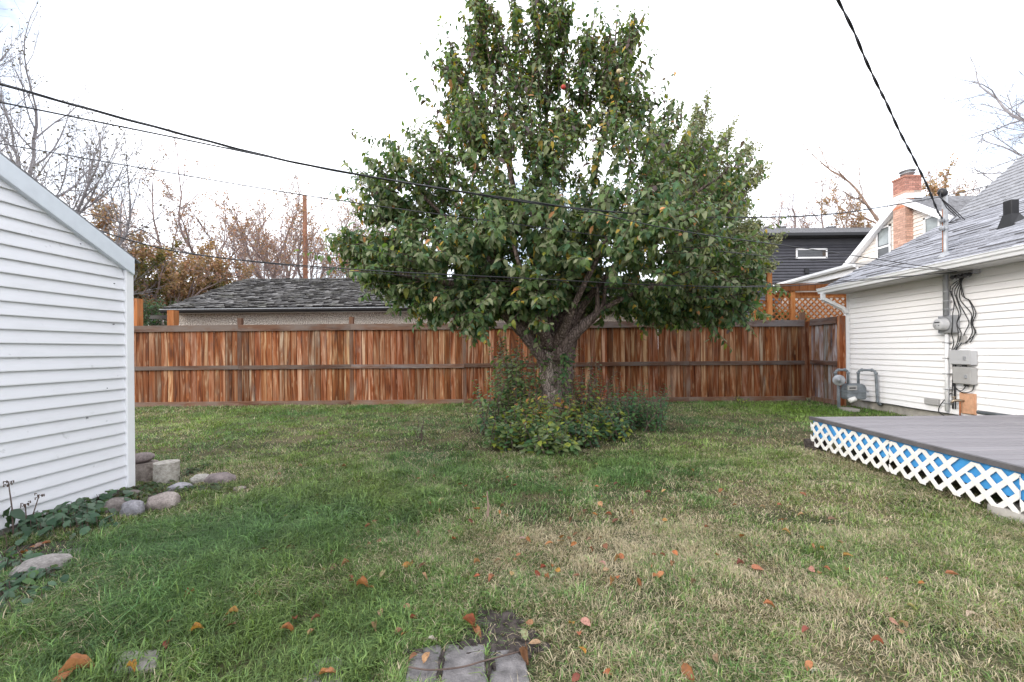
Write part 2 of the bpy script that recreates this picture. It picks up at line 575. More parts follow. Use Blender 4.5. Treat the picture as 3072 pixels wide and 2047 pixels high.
# ------------------------------------------------------------------ ground
XS, XH, YF = -3.65, 6.73, 10.06          # shed wall, house wall, fence
g = MB()
g.add([(-400, -60, -0.07), (400, -60, -0.07), (400, 900, -0.07), (-400, 900, -0.07)], [(0, 1, 2, 3)])
go = tag(g.build('ground', M['ground']), kind='structure')
nx, ny = 200, 150
gx, gy = np.meshgrid(np.linspace(-16, 10, nx), np.linspace(-1.5, 10.4, ny))
vv = np.stack([gx, gy, hgt(gx, gy)], -1).reshape(-1, 3)
ii = np.arange(nx * ny).reshape(ny, nx)
q = np.stack([ii[:-1, :-1], ii[:-1, 1:], ii[1:, 1:], ii[1:, :-1]], -1).reshape(-1, 4)
lawn = bpy.data.objects.new('lawn', np_mesh('lawn', vv, q.ravel(), np.full(len(q), 4), M['ground'], smooth=True))
COL.objects.link(lawn)
tag(lawn, kind='structure')

def patch(name, poly, z, mat, label=None, cat=None):
    m = MB()
    n_ = len(poly)
    c = np.mean(np.array(poly), 0)
    pts = []
    RR = [1.0, 0.94, 0.86, 0.78, 0.7, 0.6, 0.5, 0.4, 0.3, 0.2, 0.1]
    for rr in RR:
        for (x, y) in poly:
            px, py = c[0] + (x - c[0]) * rr, c[1] + (y - c[1]) * rr
            pts.append((px, py, gz(px, py) + (z + 0.012 * mnoise.noise(Vector((px * 28, py * 28, 0))) + 0.008 * mnoise.noise(Vector((px * 75, py * 75, 3))) + 0.004 if rr < 1 else -0.01)))
    pts.append((c[0], c[1], gz(*c) + z))
    fs = []
    for k in range(len(RR) - 1):
        for i in range(n_):
            j = (i + 1) % n_
            fs.append((k * n_ + i, k * n_ + j, (k + 1) * n_ + j, (k + 1) * n_ + i))
    for i in range(n_): fs.append(((len(RR) - 1) * n_ + i, (len(RR) - 1) * n_ + (i + 1) % n_, len(RR) * n_))
    m.add(pts, fs)
    return m.build(name, mat, smooth=True)
def blob_poly(cx, cy, rx, ry, n_=18, seed=0, rough=0.25):
    out = []
    for i in range(n_):
        a = 2 * math.pi * i / n_
        r = 1 + rough * mnoise.noise(Vector((math.cos(a) * 1.5 + seed, math.sin(a) * 1.5, seed * 3.1)))*1.6
        out.append((cx + rx * r * math.cos(a), cy + ry * r * math.sin(a)))
    return out
SOIL = []
def soil(u, v, rx, ry, seed, name='soil_patch'):
    x, y, _ = onground(u, v)
    SOIL.append((x, y, rx, ry))
    tag(patch(name, blob_poly(x, y, rx, ry, 60, seed, 0.45), 0.006, M['soil']), kind='structure')
soil(95, 1664, 0.36, 0.20, 1.3)
soil(1500, 1868, 0.14, 0.10, 2.1)
soil(1490, 1925, 0.22, 0.09, 4.2)
soil(1510, 1775, 0.05, 0.05, 3.3)
soil(330, 1505, 0.42, 0.26, 5.5)

# ------------------------------------------------------------------ SHED (left)
shed = thing('shed', 'white shed clad in horizontal vinyl boards with a sloping gable roof edge', 'shed', (XS, 3.88, 0))
SL, ZE, YC, YP = 0.516, 1.98, 3.88, 1.94
def rake_y(z): return YC - max(0, z - ZE) / SL
m = MB()
m.prism([(XS - 0.03, 0.0, 0.05), (XS - 0.03, YC, 0.05), (XS - 0.03, YC, ZE), (XS - 0.03, YP, ZE + SL * 1.94), (XS - 0.03, 0.0, ZE)], (-4.2, 0, 0))
m.build('wall', M['shed_siding'], shed)
m = MB().box(XS - 4.2, XS - 0.045, 0.03, YC - 0.03, -0.12, 0.05)
m.build('foundation', M['concrete'], shed)
E = 0.098
z, row = 0.06, 0
while z < ZE + SL * 1.94 - 0.02:
    z1 = min(z + E, ZE + SL * 1.94 - 0.005)
    ya0, ya1 = (min(rake_y(z), YC - 0.062), min(rake_y(z1), YC - 0.062))
    yb0, yb1 = max(0, (z - ZE) / SL), max(0, (z1 - ZE) / SL)
    jx = rng.uniform(-0.001, 0.001)
    jz = rng.uniform(-0.0015, 0.0015)
    xb = XS - 0.03
    m = MB()
    prof0 = [(xb, z), (XS + jx, z + jz), (XS + jx, z + 0.008), (XS - 0.018, z1), (xb, z1)]
    A = [(x, ya0 if zz < z + 0.02 else ya1, zz) for x, zz in prof0]
    B = [(x, yb0 if zz < z + 0.02 else yb1, zz) for x, zz in prof0]
    fs = [(0, 1, 2, 3, 4), (9, 8, 7, 6, 5)] + [(i, (i + 1) % 5, (i + 1) % 5 + 5, i + 5) for i in range(5)]
    m.add(A + B, fs)
    m.build('siding_board', M['shed_siding'], shed)
    z += E
    row += 1
m = MB().box(XS - 0.1, XS + 0.012, YC - 0.062, YC + 0.012, 0.045, ZE + 0.02)
bevel(m.build('corner_trim', M['white_trim'], shed), 0.006)
for s_ in (1, -1):           # two slopes of the rake fascia and roof
    def yy(y): return y if s_ == 1 else 2 * YP - y
    e0, e1 = (YC + 0.0, ZE - 0.0), (YP, ZE + SL * 1.94)
    m = MB()
    m.prism([(XS - 0.02, yy(e0[0]), e0[1] - 0.012), (XS - 0.02, yy(e1[0]), e1[1]), (XS - 0.02, yy(e1[0]), e1[1] + 0.145), (XS - 0.02, yy(e0[0]), e0[1] + 0.135)], (0.055, 0, 0))
    bevel(m.build('rake_fascia', M['shed_fascia'], shed), 0.004)
    m = MB()
    m.prism([(XS + 0.03, yy(YC + 0.06), ZE + 0.105), (XS + 0.03, yy(YP), e1[1] + 0.148), (XS + 0.03, yy(YP), e1[1] + 0.162), (XS + 0.03, yy(YC + 0.06), ZE + 0.12)], (-4.3, 0, 0))
    m.build('roof', M['shingle_mid'], shed)
m = MB()
for (u, v) in ((344, 851), (343, 973), (322, 1165), (264, 1254), (193, 1518), (242, 732)):
    a, b = lev(u, v)
    d_ = XS * F / a
    m.box(XS - 0.012, XS + 0.002, d_ - 0.003, d_ + 0.003, H - b / F * d_ - 0.003, H - b / F * d_ + 0.003)
m.build('nail_holes', M['black_metal'], shed)['kind'] = 'stuff'

# ------------------------------------------------------------------ BACK FENCE
def plank_mesh(name, w, h, t, mat):
    m = MB()
    c = 0.008 if h == 1.80 else 0.003
    dp = c * 1.9
    m.prism([(-w / 2, t / 2, 0), (-w / 2, -t / 2 + dp, 0), (-w / 2 + c, -t / 2, 0), (w / 2 - c, -t / 2, 0), (w / 2, -t / 2 + dp, 0), (w / 2, t / 2, 0)], (0, 0, h))
    return m.mesh(name, mat)
FTOP = 1.91
fence = thing('wooden_fence', 'long stained board fence across the back of the lawn', 'fence', (0, YF, 0))
pm = [plank_mesh('plank', w, 1.80, 0.018, M['fence']) for w in (0.128, 0.136, 0.144, 0.15, 0.108)]
PW = (0.128, 0.136, 0.144, 0.15, 0.108)
x = -12.6
while x < 6.56:
    k = rng.choice((0, 1, 1, 2, 2, 3, 4))
    t_ = 0.78 + 0.3 * rng.random()
    dk = 0.82 if x > 0.6 else 1.0  # planks right of the tree tinted darker: stain plus painted tree shade
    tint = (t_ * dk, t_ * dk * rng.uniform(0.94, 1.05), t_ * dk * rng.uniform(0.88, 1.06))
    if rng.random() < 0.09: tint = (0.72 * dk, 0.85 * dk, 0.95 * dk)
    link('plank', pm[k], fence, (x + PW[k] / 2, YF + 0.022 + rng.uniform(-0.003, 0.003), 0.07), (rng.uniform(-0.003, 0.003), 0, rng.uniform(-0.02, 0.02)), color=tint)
    x += PW[k] + rng.uniform(0.0, 0.0008)
posts_u = [-627, -291, 45, 381, 717, 1053, 1392, 1728, 2064, 2411]
postx = [at(u, 1000, YF)[0] for u in posts_u]
pmesh = MB().box(-0.045, 0.045, -0.045, 0.045, 0, 2.14).mesh('post', M['rail'])
for i, px in enumerate(postx):
    o = link('post', pmesh, fence, (px, YF + 0.05, -0.06), color=(1.25, 1.05, 0.9) if i % 2 else (1.1, 0.95, 0.85))
for i in range(len(postx) - 1):
    x0, x1 = postx[i] + 0.002, postx[i + 1] - 0.002
    xc, ln = (x0 + x1) / 2, x1 - x0
    tilt = rng.uniform(-0.004, 0.004)
    for zz, hh, tt, nm in ((FTOP - 0.075, 0.15, 0.04, 'top_rail'), (0.905, 0.095, 0.04, 'middle_rail'), (0.035, 0.15, 0.035, 'kickboard')):
        mm = plank_mesh(nm, hh, ln, tt, M['rail'])
        cl = (1, 1, 1)
        if nm == 'middle_rail' and i == 5: cl = (1.7, 1.9, 2.15)
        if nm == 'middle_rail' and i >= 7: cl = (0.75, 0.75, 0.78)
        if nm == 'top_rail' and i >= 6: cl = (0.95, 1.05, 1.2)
        if nm == 'kickboard': cl = (1.2, 1.12, 1.05)
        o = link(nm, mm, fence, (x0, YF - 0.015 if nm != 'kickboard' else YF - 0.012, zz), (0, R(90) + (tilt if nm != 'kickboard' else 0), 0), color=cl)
        if nm == 'middle_rail' and i == 5: o['label'] = 'pale grey weathered middle rail'
# return fence along the side, running toward the house corner
XR = 6.53
side = thing('side_fence', 'short weathered side fence panel running from the corner to the house', 'fence', (XR, YF, 0))
y = YF - 0.02
while y > 9.14:
    k = rng.choice((0, 1, 2))
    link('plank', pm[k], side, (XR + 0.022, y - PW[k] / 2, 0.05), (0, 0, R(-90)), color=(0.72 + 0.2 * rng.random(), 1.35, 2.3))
    y -= PW[k] + 0.003
for zz, hh, nm in ((FTOP - 0.075, 0.15, 'top_rail'), (0.905, 0.10, 'middle_rail')):
    mm = plank_mesh(nm, hh, 0.88, 0.04, M['rail'])
    link(nm, mm, side, (XR - 0.016, YF - 0.04, zz), (R(90), 0, 0), color=(0.95, 1.0, 1.12)).rotation_euler = Matrix(((0, 1, 0), (0, 0, -1), (-1, 0, 0))).to_euler()
p2 = MB().box(-0.055, 0.055, -0.05, 0.05, 0, 1.98).mesh('post', M['fence'])
link('post', p2, side, (XR + 0.02, 9.07, -0.06), color=(0.95, 0.85, 0.8))
m = MB().bar((XR - 0.005, YF - 0.03, 0.06), (XR - 0.005, 9.15, 0.06), 0.03, 0.1)
m.build('kickboard', M['rail'], side)

# ------------------------------------------------------------------ HOUSE (right)
YH = 9.12
house = thing('house', 'white vinyl sided house with grey shingle roof and white gutter at the right', 'house', (XH, YH, 0))
m = MB().box(XH + 0.02, XH + 7, 1.2, YH, 0.15, 2.46)
m.build('wall', M['house_siding'], house)
m = MB().box(XH + 0.035, XH + 6.9, 1.25, YH - 0.02, -0.1, 0.16)
m.build('foundation', M['concrete'], house)
E2 = 0.1055
sm = MB()
sm.add([(0.02, 1.2 - YH, 0), (-0.014, 1.2 - YH, 0), (-0.014, 1.2 - YH, 0.007), (0.004, 1.2 - YH, E2), (0.02, 1.2 - YH, E2),
        (0.02, -0.06, 0), (-0.014, -0.06, 0), (-0.014, -0.06, 0.007), (0.004, -0.06, E2), (0.02, -0.06, E2)],
       [(0, 1, 2, 3, 4), (9, 8, 7, 6, 5)] + [(i, (i + 1) % 5, (i + 1) % 5 + 5, i + 5) for i in range(5)])
sme = sm.mesh('siding_board', M['house_siding'])
z = 0.165
while z < 2.42:
    link('siding_board', sme, house, (XH + rng.uniform(-0.001, 0.001), YH, z), (0, 0, 0), None)
    z += E2
m = MB().box(XH - 0.02, XH + 0.06, YH - 0.062, YH + 0.02, 0.15, 2.45)
bevel(m.build('corner_trim', M['white_trim'], house), 0.005)
EX, EZ = 6.30, 2.53       # eave line
P1, P2, XB = 0.525, 0.87, 9.08
ZB = EZ + P1 * (XB - EX)
YR = YH + 0.13
roof = MB()
roof.prism([(EX - 0.03, YR, EZ - 0.03), (XB, YR, ZB - 0.03), (XB + 2.6, YR, ZB + P2 * 2.6 - 0.03), (XB + 5.2, YR, ZB - 0.03), (XB + 5.2, YR, 2.4), (XH, YR, 2.4), (EX - 0.03, YR, EZ - 0.13)], (0, 1.0 - YR, 0))
ro = roof.build('roof', M['soffit'], house)
# shingles
def shingle_row(X, slope, up_off, y0, y1, w, acc=None, parent=None, meshes=None, indiv=None):
    th = math.atan(slope)
    y = y1
    while y > y0:
        ww = w * rng.uniform(0.75, 1.2)
        yc = y - ww / 2
        c = rng.uniform(0.72, 1.3)
        lift = rng.uniform(0.0, 0.004)
        if indiv is not None and indiv(X, yc):
            k = min(range(len(meshes)), key=lambda i_: abs(meshes[i_][0] - ww))
            link('shingle', meshes[k][1], parent, (X, yc, EZ + P1 * (X - EX) + 0.004 + lift), (0, -th, 0), color=(c, c, c * 1.03))
        y -= ww + 0.006
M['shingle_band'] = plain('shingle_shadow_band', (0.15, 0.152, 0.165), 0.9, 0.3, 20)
smesh = []
for w in (0.30, 0.38, 0.46):
    mm = MB()
    mm.prism([(-0.01, -w / 2, 0.004), (-0.004, -w / 2, 0.028), (0.22, -w / 2, 0.006), (0.22, -w / 2, 0.0)], (0, w, 0))
    for th_ in (0.013, 0.02, 0.03):
        mm = MB()
        mm.prism([(-0.01, -w / 2, 0.002), (-0.006, -w / 2, th_), (0.22, -w / 2, 0.006), (0.22, -w / 2, 0.0)], (0, w, 0))
        me = mm.mesh('shingle', M['shingle'])
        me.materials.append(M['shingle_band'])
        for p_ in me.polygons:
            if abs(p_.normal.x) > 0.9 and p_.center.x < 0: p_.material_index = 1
        smesh.append((w, me))
rows = int((XB - EX) * math.hypot(1, P1) / 0.155) + 1
th1 = math.atan(P1)
def far_y(X): return X * F / 1500
stuff = MB()
cnt = 0
for i in range(rows):
    X = EX - 0.03 + i * 0.155 * math.cos(th1)
    if X > XB: break
    y = YR - (0.15 if i % 2 else 0.0)
    first = True
    yy = YR
    while yy > 1.0:
        ww = rng.choice((0.30, 0.38, 0.46))
        if i % 2 and yy == YR: ww = 0.30
        c = rng.choice((0.8, 0.92, 1.0, 1.1, 1.22)) * rng.uniform(0.94, 1.06)
        zc = EZ + P1 * (X - EX)
        if yy > far_y(X) - 0.05 and cnt < 300:
            k = {0.30: 0, 0.38: 3, 0.46: 6}[ww] + rng.choice((0, 0, 1, 1, 2))
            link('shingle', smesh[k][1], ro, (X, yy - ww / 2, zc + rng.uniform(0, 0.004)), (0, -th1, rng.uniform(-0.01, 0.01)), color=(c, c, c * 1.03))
            cnt += 1
        else:
            dx, dz = math.cos(th1), math.sin(th1)
            pts = [(-0.01, 0.004), (-0.004, 0.028), (0.22, 0.006), (0.22, 0.0)]
            stuff.prism([(X + a_ * dx - b_ * dz, yy - ww, zc + a_ * dz + b_ * dx) for a_, b_ in pts], (0, ww - 0.006, 0))
        yy -= ww + 0.004
th2 = math.atan(P2)
for i in range(28):
    X = XB - 0.05 + i * 0.155 * math.cos(th2)
    yy = YR
    while yy > 4.5:
        ww = rng.choice((0.30, 0.38, 0.46))
        zc = ZB + P2 * (X - XB) + rng.uniform(0, 0.006)
        dx, dz = math.cos(th2), math.sin(th2)
        pts = [(-0.01, 0.004), (-0.004, 0.03), (0.22, 0.006), (0.22, 0.0)]
        stuff.prism([(X + a_ * dx - b_ * dz, yy - ww, zc + a_ * dz + b_ * dx) for a_, b_ in pts], (0, ww - 0.006, 0))
        yy -= ww + 0.004
so = stuff.build('shingle_field', M['shingle'], ro)
so['kind'] = 'stuff'
m = MB()
m.bar((EX - 0.01, YR + 0.012, EZ - 0.095), (XB, YR + 0.012, ZB - 0.095), 0.02, 0.12)
m.bar((XB, YR + 0.012, ZB - 0.1), (XB + 2.6, YR + 0.012, ZB + P2 * 2.6 - 0.1), 0.02, 0.12)
m.build('rake_board', M['soffit'], house)
# gutter
gut = MB()
gx0 = EX - 0.13
prof = [(EX - 0.03, EZ - 0.02), (EX - 0.035, EZ - 0.12), (EX - 0.095, EZ - 0.12), (EX - 0.105, EZ - 0.08), (EX - 0.125, EZ - 0.06), (EX - 0.13, EZ - 0.025), (EX - 0.14, EZ - 0.02), (EX - 0.14, EZ - 0.01), (EX - 0.115, EZ - 0.01), (EX - 0.11, EZ - 0.035)]
gut.prism([(a_, YR + 0.03, b_) for a_, b_ in prof], (0, 1.0 - YR, 0))
gut.build('gutter', M['white_metal'], house)
# downspout
ds = MB()
pts = [(EX - 0.08, YR - 0.1, EZ - 0.12), (EX - 0.08, YR - 0.1, EZ - 0.24), (XH - 0.13, YR - 0.17, EZ - 0.46), (XH - 0.06, YR - 0.17, EZ - 0.56), (XH - 0.06, YR - 0.17, 0.25)]
for a_, b_ in zip(pts, pts[1:]): ds.bar(a_, Vector(b_) + (Vector(b_) - Vector(a_)).normalized() * 0.02, 0.062, 0.072, (1, 0, 0.01))
ds.build('downspout', M['white_metal'], house)
# soffit lights: roof vent
vent = thing('roof_vent', 'black square plumbing vent standing on the grey shingle roof', 'vent', (7.42, 6.61, 3.12))
m = MB()
vx, vy, vz = 7.42, 6.61, 3.12
m.add([(vx - 0.11, vy - 0.11, vz - 0.05), (vx + 0.11, vy - 0.11, vz + 0.065), (vx + 0.11, vy + 0.11, vz + 0.065), (vx - 0.11, vy + 0.11, vz - 0.05),
       (vx - 0.065, vy - 0.065, vz + 0.16), (vx + 0.065, vy - 0.065, vz + 0.16), (vx + 0.065, vy + 0.065, vz + 0.16), (vx - 0.065, vy + 0.065, vz + 0.16)],
      [(0, 1, 5, 4), (1, 2, 6, 5), (2, 3, 7, 6), (3, 0, 4, 7), (4, 5, 6, 7), (3, 2, 1, 0)])
m.build('flashing', M['black_metal'], vent)
m = MB().box(vx - 0.062, vx + 0.062, vy - 0.062, vy + 0.062, vz + 0.15, vz + 0.38)
bevel(m.build('chimney_pipe', M['black_metal'], vent), 0.01)

# ---- service mast, meter, boxes
MX, MY = 6.62, 6.84
mast = thing('service_mast', 'grey metal electrical mast pipe rising from the meter through the house eave', 'mast', (MX, MY, 1.72))
m = MB().tube([(MX, MY, 1.74), (MX, MY, 3.7)], 0.037, 12)
m.build('pipe', M['grey_metal'], mast, smooth=True)
m = MB().tube([(MX - 0.039, MY + 0.004, 2.76), (MX - 0.037, MY + 0.004, 3.45)], 0.006, 6)
m.tube([(MX - 0.04, MY, 2.66), (MX - 0.12, MY + 0.02, 2.62)], 0.018, 6)
m.build('rust_streak', M['rust'], mast)
m = MB().lathe((MX, MY, 2.66), (0, 0, 1), [(0, 0.13), (0.03, 0.09), (0.08, 0.05), (0.1, 0.04)], 14)
m.build('boot', M['grey_metal'], mast, smooth=True)
m = MB().lathe((MX - 0.01, MY, 3.66), (-0.45, 0, 0.9), [(0, 0.045), (0.03, 0.06), (0.09, 0.06), (0.13, 0.025)], 12)
m.build('weatherhead', M['black_metal'], mast, smooth=True)
m = MB()
for zz in (3.25, 3.12):
    m.lathe((MX, MY, zz), (0, 0, 1), [(0, 0.045), (0.03, 0.045)], 10)
    m.lathe((MX - 0.05, MY - 0.02, zz + 0.015), (-1, -0.3, 0), [(0, 0.03), (0.04, 0.04), (0.06, 0.018)], 8)
m.build('insulator', M['grey_metal'], mast)
m = MB()
for zz in (1.84, 1.97, 2.12, 2.3):
    m.lathe((MX, MY, zz), (0, 0, 1), [(0, 0.042), (0.012, 0.042)], 10)
    m.box(MX, XH, MY - 0.01, MY + 0.01, zz, zz + 0.012)
m.build('strap', M['grey_metal'], mast)
m = MB()
for k in range(3):
    a0 = Vector((MX - 0.07, MY - 0.01 * k, 3.74))
    m.tube([a0, a0 + Vector((-0.03 - 0.02 * k, -0.04, -0.12)), a0 + Vector((0.0 + 0.03 * k, -0.1, -0.3)), Vector((MX + 0.02 + 0.07 * k, MY - 0.16, 3.28 - 0.03 * k)), Vector((MX - 0.02, MY - 0.08, 3.2))], 0.008, 6)
m.build('lead_wires', M['cable'], mast)

meter = thing('electric_meter', 'round glass electric meter on a grey socket box under the mast', 'meter', (XH, MY, 1.6))
m = MB().box(XH - 0.12, XH - 0.012, MY - 0.13, MY + 0.13, 1.46, 1.74)
bevel(m.build('socket_box', M['grey_metal'], meter), 0.008)
m = MB().lathe((XH - 0.12, MY + 0.01, 1.6), (-1, 0, 0), [(0, 0.1), (0.03, 0.1), (0.035, 0.092), (0.11, 0.09), (0.125, 0.075), (0.13, 0.02)], 24)
m.build('dial_cover', M['pale_concrete'] if False else M['box_grey'], meter, smooth=True)
m = MB().box(XH - 0.252, XH - 0.249, MY - 0.035, MY + 0.05, 1.625, 1.642)
m.box(XH - 0.252, XH - 0.249, MY - 0.03, MY - 0.01, 1.58, 1.588)
m.box(XH - 0.252, XH - 0.249, MY + 0.02, MY + 0.045, 1.575, 1.583)
m.build('display', M['black_metal'], meter)
m = MB().tube([(XH - 0.06, MY + 0.04, 1.47), (XH - 0.06, MY + 0.05, 0.2)], 0.028, 8)
m.build('conduit', M['white_metal'], meter, smooth=True)
m = MB()
for zz in (1.3, 1.05, 0.8, 0.55, 0.32):
    m.box(XH - 0.09, XH, MY + 0.0, MY + 0.09, zz, zz + 0.012)
m.build('strap', M['grey_metal'], meter)

def ubox(name, label, y, z, w, h, dpt, mat):
    t = thing(name, label, 'utility box', (XH, y, z))
    m = MB().box(XH - dpt, XH - 0.012, y - w / 2, y + w / 2, z - h / 2, z + h / 2)
    bevel(m.build('case', mat, t), 0.012)
    m = MB().box(XH - dpt - 0.012, XH - dpt - 0.001, y - w / 2 - 0.008, y + w / 2 + 0.008, z - h / 2 + 0.01, z + h / 2 + 0.008)
    bevel(m.build('lid', mat, t), 0.008)
    m = MB().box(XH - dpt - 0.03, XH - dpt - 0.012, y - w / 4 - 0.02, y - w / 4 + 0.01, z - 0.03, z + 0.02)
    m.build('latch', M['grey_metal'], t)
    m = MB().lathe((XH - dpt / 2, y, z - h / 2 - 0.03), (0, 0, 1), [(0, 0.03), (0.03, 0.03)], 8)
    m.build('cable_gland', M['black_metal'], t)
    return t
ubox('utility_box', 'light grey plastic utility box on the siding, upper of the two boxes', 6.6, 1.07, 0.31, 0.22, 0.13, M['box_grey'])
ubox('utility_box', 'darker beige grey utility box on the siding, lower of the two boxes', 6.58, 0.79, 0.26, 0.26, 0.12, M['box_beige'])
t = tag(MB().box(XH - 0.06, XH - 0.012, 6.6, 6.7, 1.3, 1.41).build('junction_box', M['box_beige'], None, (XH, 6.65, 1.35)), 'tiny grey junction box among black cables below the electric meter', 'junction box')
bevel(t, 0.006)
t = tag(MB().box(XH - 0.055, XH - 0.014, 7.05, 7.3, 0.27, 0.37).build('cable_cover', M['box_beige'], None, (XH, 7.2, 0.3)), 'small pale flat cover box low on the siding above the foundation', 'cover')
bevel(t, 0.006)
# black cables down the wall
cab = thing('wall_cables', 'tangle of thin black cables hanging down the siding beside the mast', 'cable', (XH, MY, 1.5))
cr = random.Random(5)
top = Vector((XH - 0.10, 6.5, 2.36))
for k in range(7):
    y0 = MY - 0.06 - 0.035 * k
    pts = [top + Vector((0, 0.03 * k - 0.05, -0.01)), Vector((XH - 0.07, y0 + 0.02, 2.2 - 0.03 * k))]
    for zz in (1.95, 1.75, 1.6, 1.45, 1.3):
        pts.append(Vector((XH - 0.045 - (0.1 if 1.4 < zz < 1.8 and k < 3 else 0), min(MY - 0.06, y0) - 0.02 + cr.uniform(-0.05, 0.05) - (0.09 if 1.4 < zz < 1.8 else 0), zz)))
    if k < 4:
        for zz in (1.15, 0.9, 0.7, 0.45, 0.25):
            pts.append(Vector((XH - 0.035, MY - 0.02 - 0.018 * k + cr.uniform(-0.012, 0.012), zz)))
    pts = smooth_path(pts, [1] * len(pts), 4)[0]
    cm = MB().tube(pts, 0.0065, 5)
    cm.build('strand', M['cable'], cab, smooth=True)
for pts in ([(XH - 0.1, 6.62, 0.93), (XH - 0.06, 6.72, 0.85), (XH - 0.04, 6.8, 0.7), (XH - 0.05, 6.78, 0.6), (XH - 0.06, 6.66, 0.55), (XH - 0.06, 6.58, 0.64)],
            [(XH - 0.04, 6.8, 0.62), (XH - 0.06, 6.65, 0.53), (XH - 0.06, 6.5, 0.56), (XH - 0.06, 6.46, 0.66)],
            [(XH - 0.04, MY + 0.0, 0.5), (XH - 0.05, 7.0, 0.3), (XH - 0.04, 7.05, 0.17), (XH - 0.05, 6.9, 0.1)],
            [(XH - 0.03, 8.7, 0.15), (XH - 0.035, 8.0, 0.17), (XH - 0.03, 7.4, 0.155), (XH - 0.04, 6.9, 0.16), (XH - 0.03, 6.3, 0.14)]):
    pts = smooth_path([Vector(p) for p in pts], [1] * len(pts), 4)[0]
    MB().tube(pts, 0.007, 5).build('strand', M['cable'], cab, smooth=True)
br = thing('eave_bracket', 'black cable clamp and insulator fixed under the white gutter', 'bracket', tuple(top))
MB().box(XH - 0.13, XH - 0.012, 6.4, 6.75, 2.345, 2.40).build('plate', M['grey_metal'], br)
m = MB()
for k in range(3):
    m.lathe(top + Vector((-0.05, -0.1 + 0.1 * k, -0.03)), (-1, 0, -0.2), [(0, 0.02), (0.03, 0.035), (0.06, 0.02), (0.09, 0.035), (0.12, 0.015)], 8)
m.build('insulator', M['black_metal'], br, smooth=True)

# ---- hose tap on a board
tap = thing('hose_tap', 'brass garden tap on a rusty pipe in front of an orange wood board', 'tap', (XH, 6.6, 0.35))
MB().box(XH - 0.035, XH - 0.016, 6.47, 6.71, 0.2, 0.52).build('backing_board', M['board_wood'], tap)
m = MB().box(XH - 0.056, XH - 0.037, 6.48, 6.62, 0.21, 0.51)
m.build('backing_board', M['board_wood'], tap)
m = MB().tube([(XH - 0.1, 6.64, 0.05), (XH - 0.1, 6.64, 0.40)], 0.011, 8)
m.build('pipe', M['rust'], tap, smooth=True)
m = MB().tube([(XH - 0.05, 6.62, 0.40), (XH - 0.1, 6.64, 0.405), (XH - 0.17, 6.67, 0.40), (XH - 0.2, 6.68, 0.36)], [0.016, 0.02, 0.018, 0.014], 8)
m.tube([(XH - 0.16, 6.67, 0.41), (XH - 0.165, 6.67, 0.45)], 0.008, 6)
m.lathe((XH - 0.165, 6.67, 0.45), (0, 0, 1), [(0, 0.03), (0.012, 0.03)], 10)
m.build('faucet', M['brass'], tap, smooth=True)

# ---- gas meter
gx_, gy_ = 6.33, 8.45
gas = thing('gas_meter', 'grey gas meter with bent pipes and regulator by the house corner', 'gas meter', (gx_, gy_, 0))
m = MB()
prof = [(-0.17, 0.22), (-0.185, 0.26), (-0.185, 0.44), (-0.16, 0.50), (-0.10, 0.53), (0.10, 0.53), (0.16, 0.50), (0.185, 0.44), (0.185, 0.26), (0.17, 0.22)]
m.prism([(gx_ + a_, gy_ - 0.11, b_) for a_, b_ in prof], (0, 0.22, 0))
bevel(m.build('meter_body', M['grey_paint'], gas), 0.025, 3)
m = MB()
m.box(gx_ - 0.205, gx_ + 0.205, gy_ - 0.125, gy_ + 0.125, 0.36, 0.385)
m.build('flange', M['grey_paint'], gas)
MB().box(gx_ - 0.2, gx_ - 0.03, gy_ - 0.14, gy_ - 0.11, 0.41, 0.5).build('dial_window', M['box_beige'], gas)
m = MB()
m.box(gx_ - 0.18, gx_ - 0.06, gy_ - 0.1435, gy_ - 0.1405, 0.44, 0.465)
m.build('dial', M['black_metal'], gas)
def elbow_pipe(pts, r):
    out = []
    pts = [Vector(p) for p in pts]
    for i, p in enumerate(pts):
        if 0 < i < len(pts) - 1:
            a_, b_ = (pts[i - 1] - p).normalized(), (pts[i + 1] - p).normalized()
            out += [p + a_ * 0.05, p + a_ * 0.02 + b_ * 0.02, p + b_ * 0.05]
        else: out.append(p)
    mm = MB().tube(out, r, 10)
    for i in range(1, len(pts) - 1):
        a_, b_ = (pts[i - 1] - pts[i]).normalized(), (pts[i + 1] - pts[i]).normalized()
        for w_ in (a_, b_): mm.lathe(pts[i] + w_ * 0.045, w_, [(0, r * 1.35), (0.03, r * 1.35)], 10)
    return mm
elbow_pipe([(gx_ + 0.1, gy_, 0.52), (gx_ + 0.1, gy_, 0.80), (gx_ + 0.27, gy_ - 0.22, 0.80), (gx_ + 0.30, gy_ - 0.22, 0.14), (gx_ + 0.42, gy_ - 0.18, 0.14)], 0.024).build('outlet_pipe', M['grey_paint'], gas, smooth=True)
elbow_pipe([(gx_ - 0.1, gy_, 0.52), (gx_ - 0.1, gy_, 0.80), (gx_ - 0.32, gy_ + 0.05, 0.80), (gx_ - 0.32, gy_ + 0.05, 0.62)], 0.024).build('inlet_pipe', M['grey_paint'], gas, smooth=True)
MB().tube([(gx_ - 0.22, gy_ + 0.1, 0.6), (gx_ - 0.22, gy_ + 0.1, -0.05)], 0.03, 10).build('riser_pipe', M['grey_paint'], gas, smooth=True)
m = MB().lathe((gx_ - 0.32, gy_ - 0.05, 0.6), (-0.55, -0.8, 0.15), [(-0.1, 0.035), (-0.05, 0.05), (-0.012, 0.095), (0.003, 0.108), (0.015, 0.108), (0.025, 0.088), (0.05, 0.045), (0.1, 0.035)], 18)
m.tube([(gx_ - 0.32, gy_ + 0.05, 0.6), (gx_ - 0.2, gy_ + 0.08, 0.58)], 0.05, 10)
m.build('regulator', M['grey_metal'], gas, smooth=True)
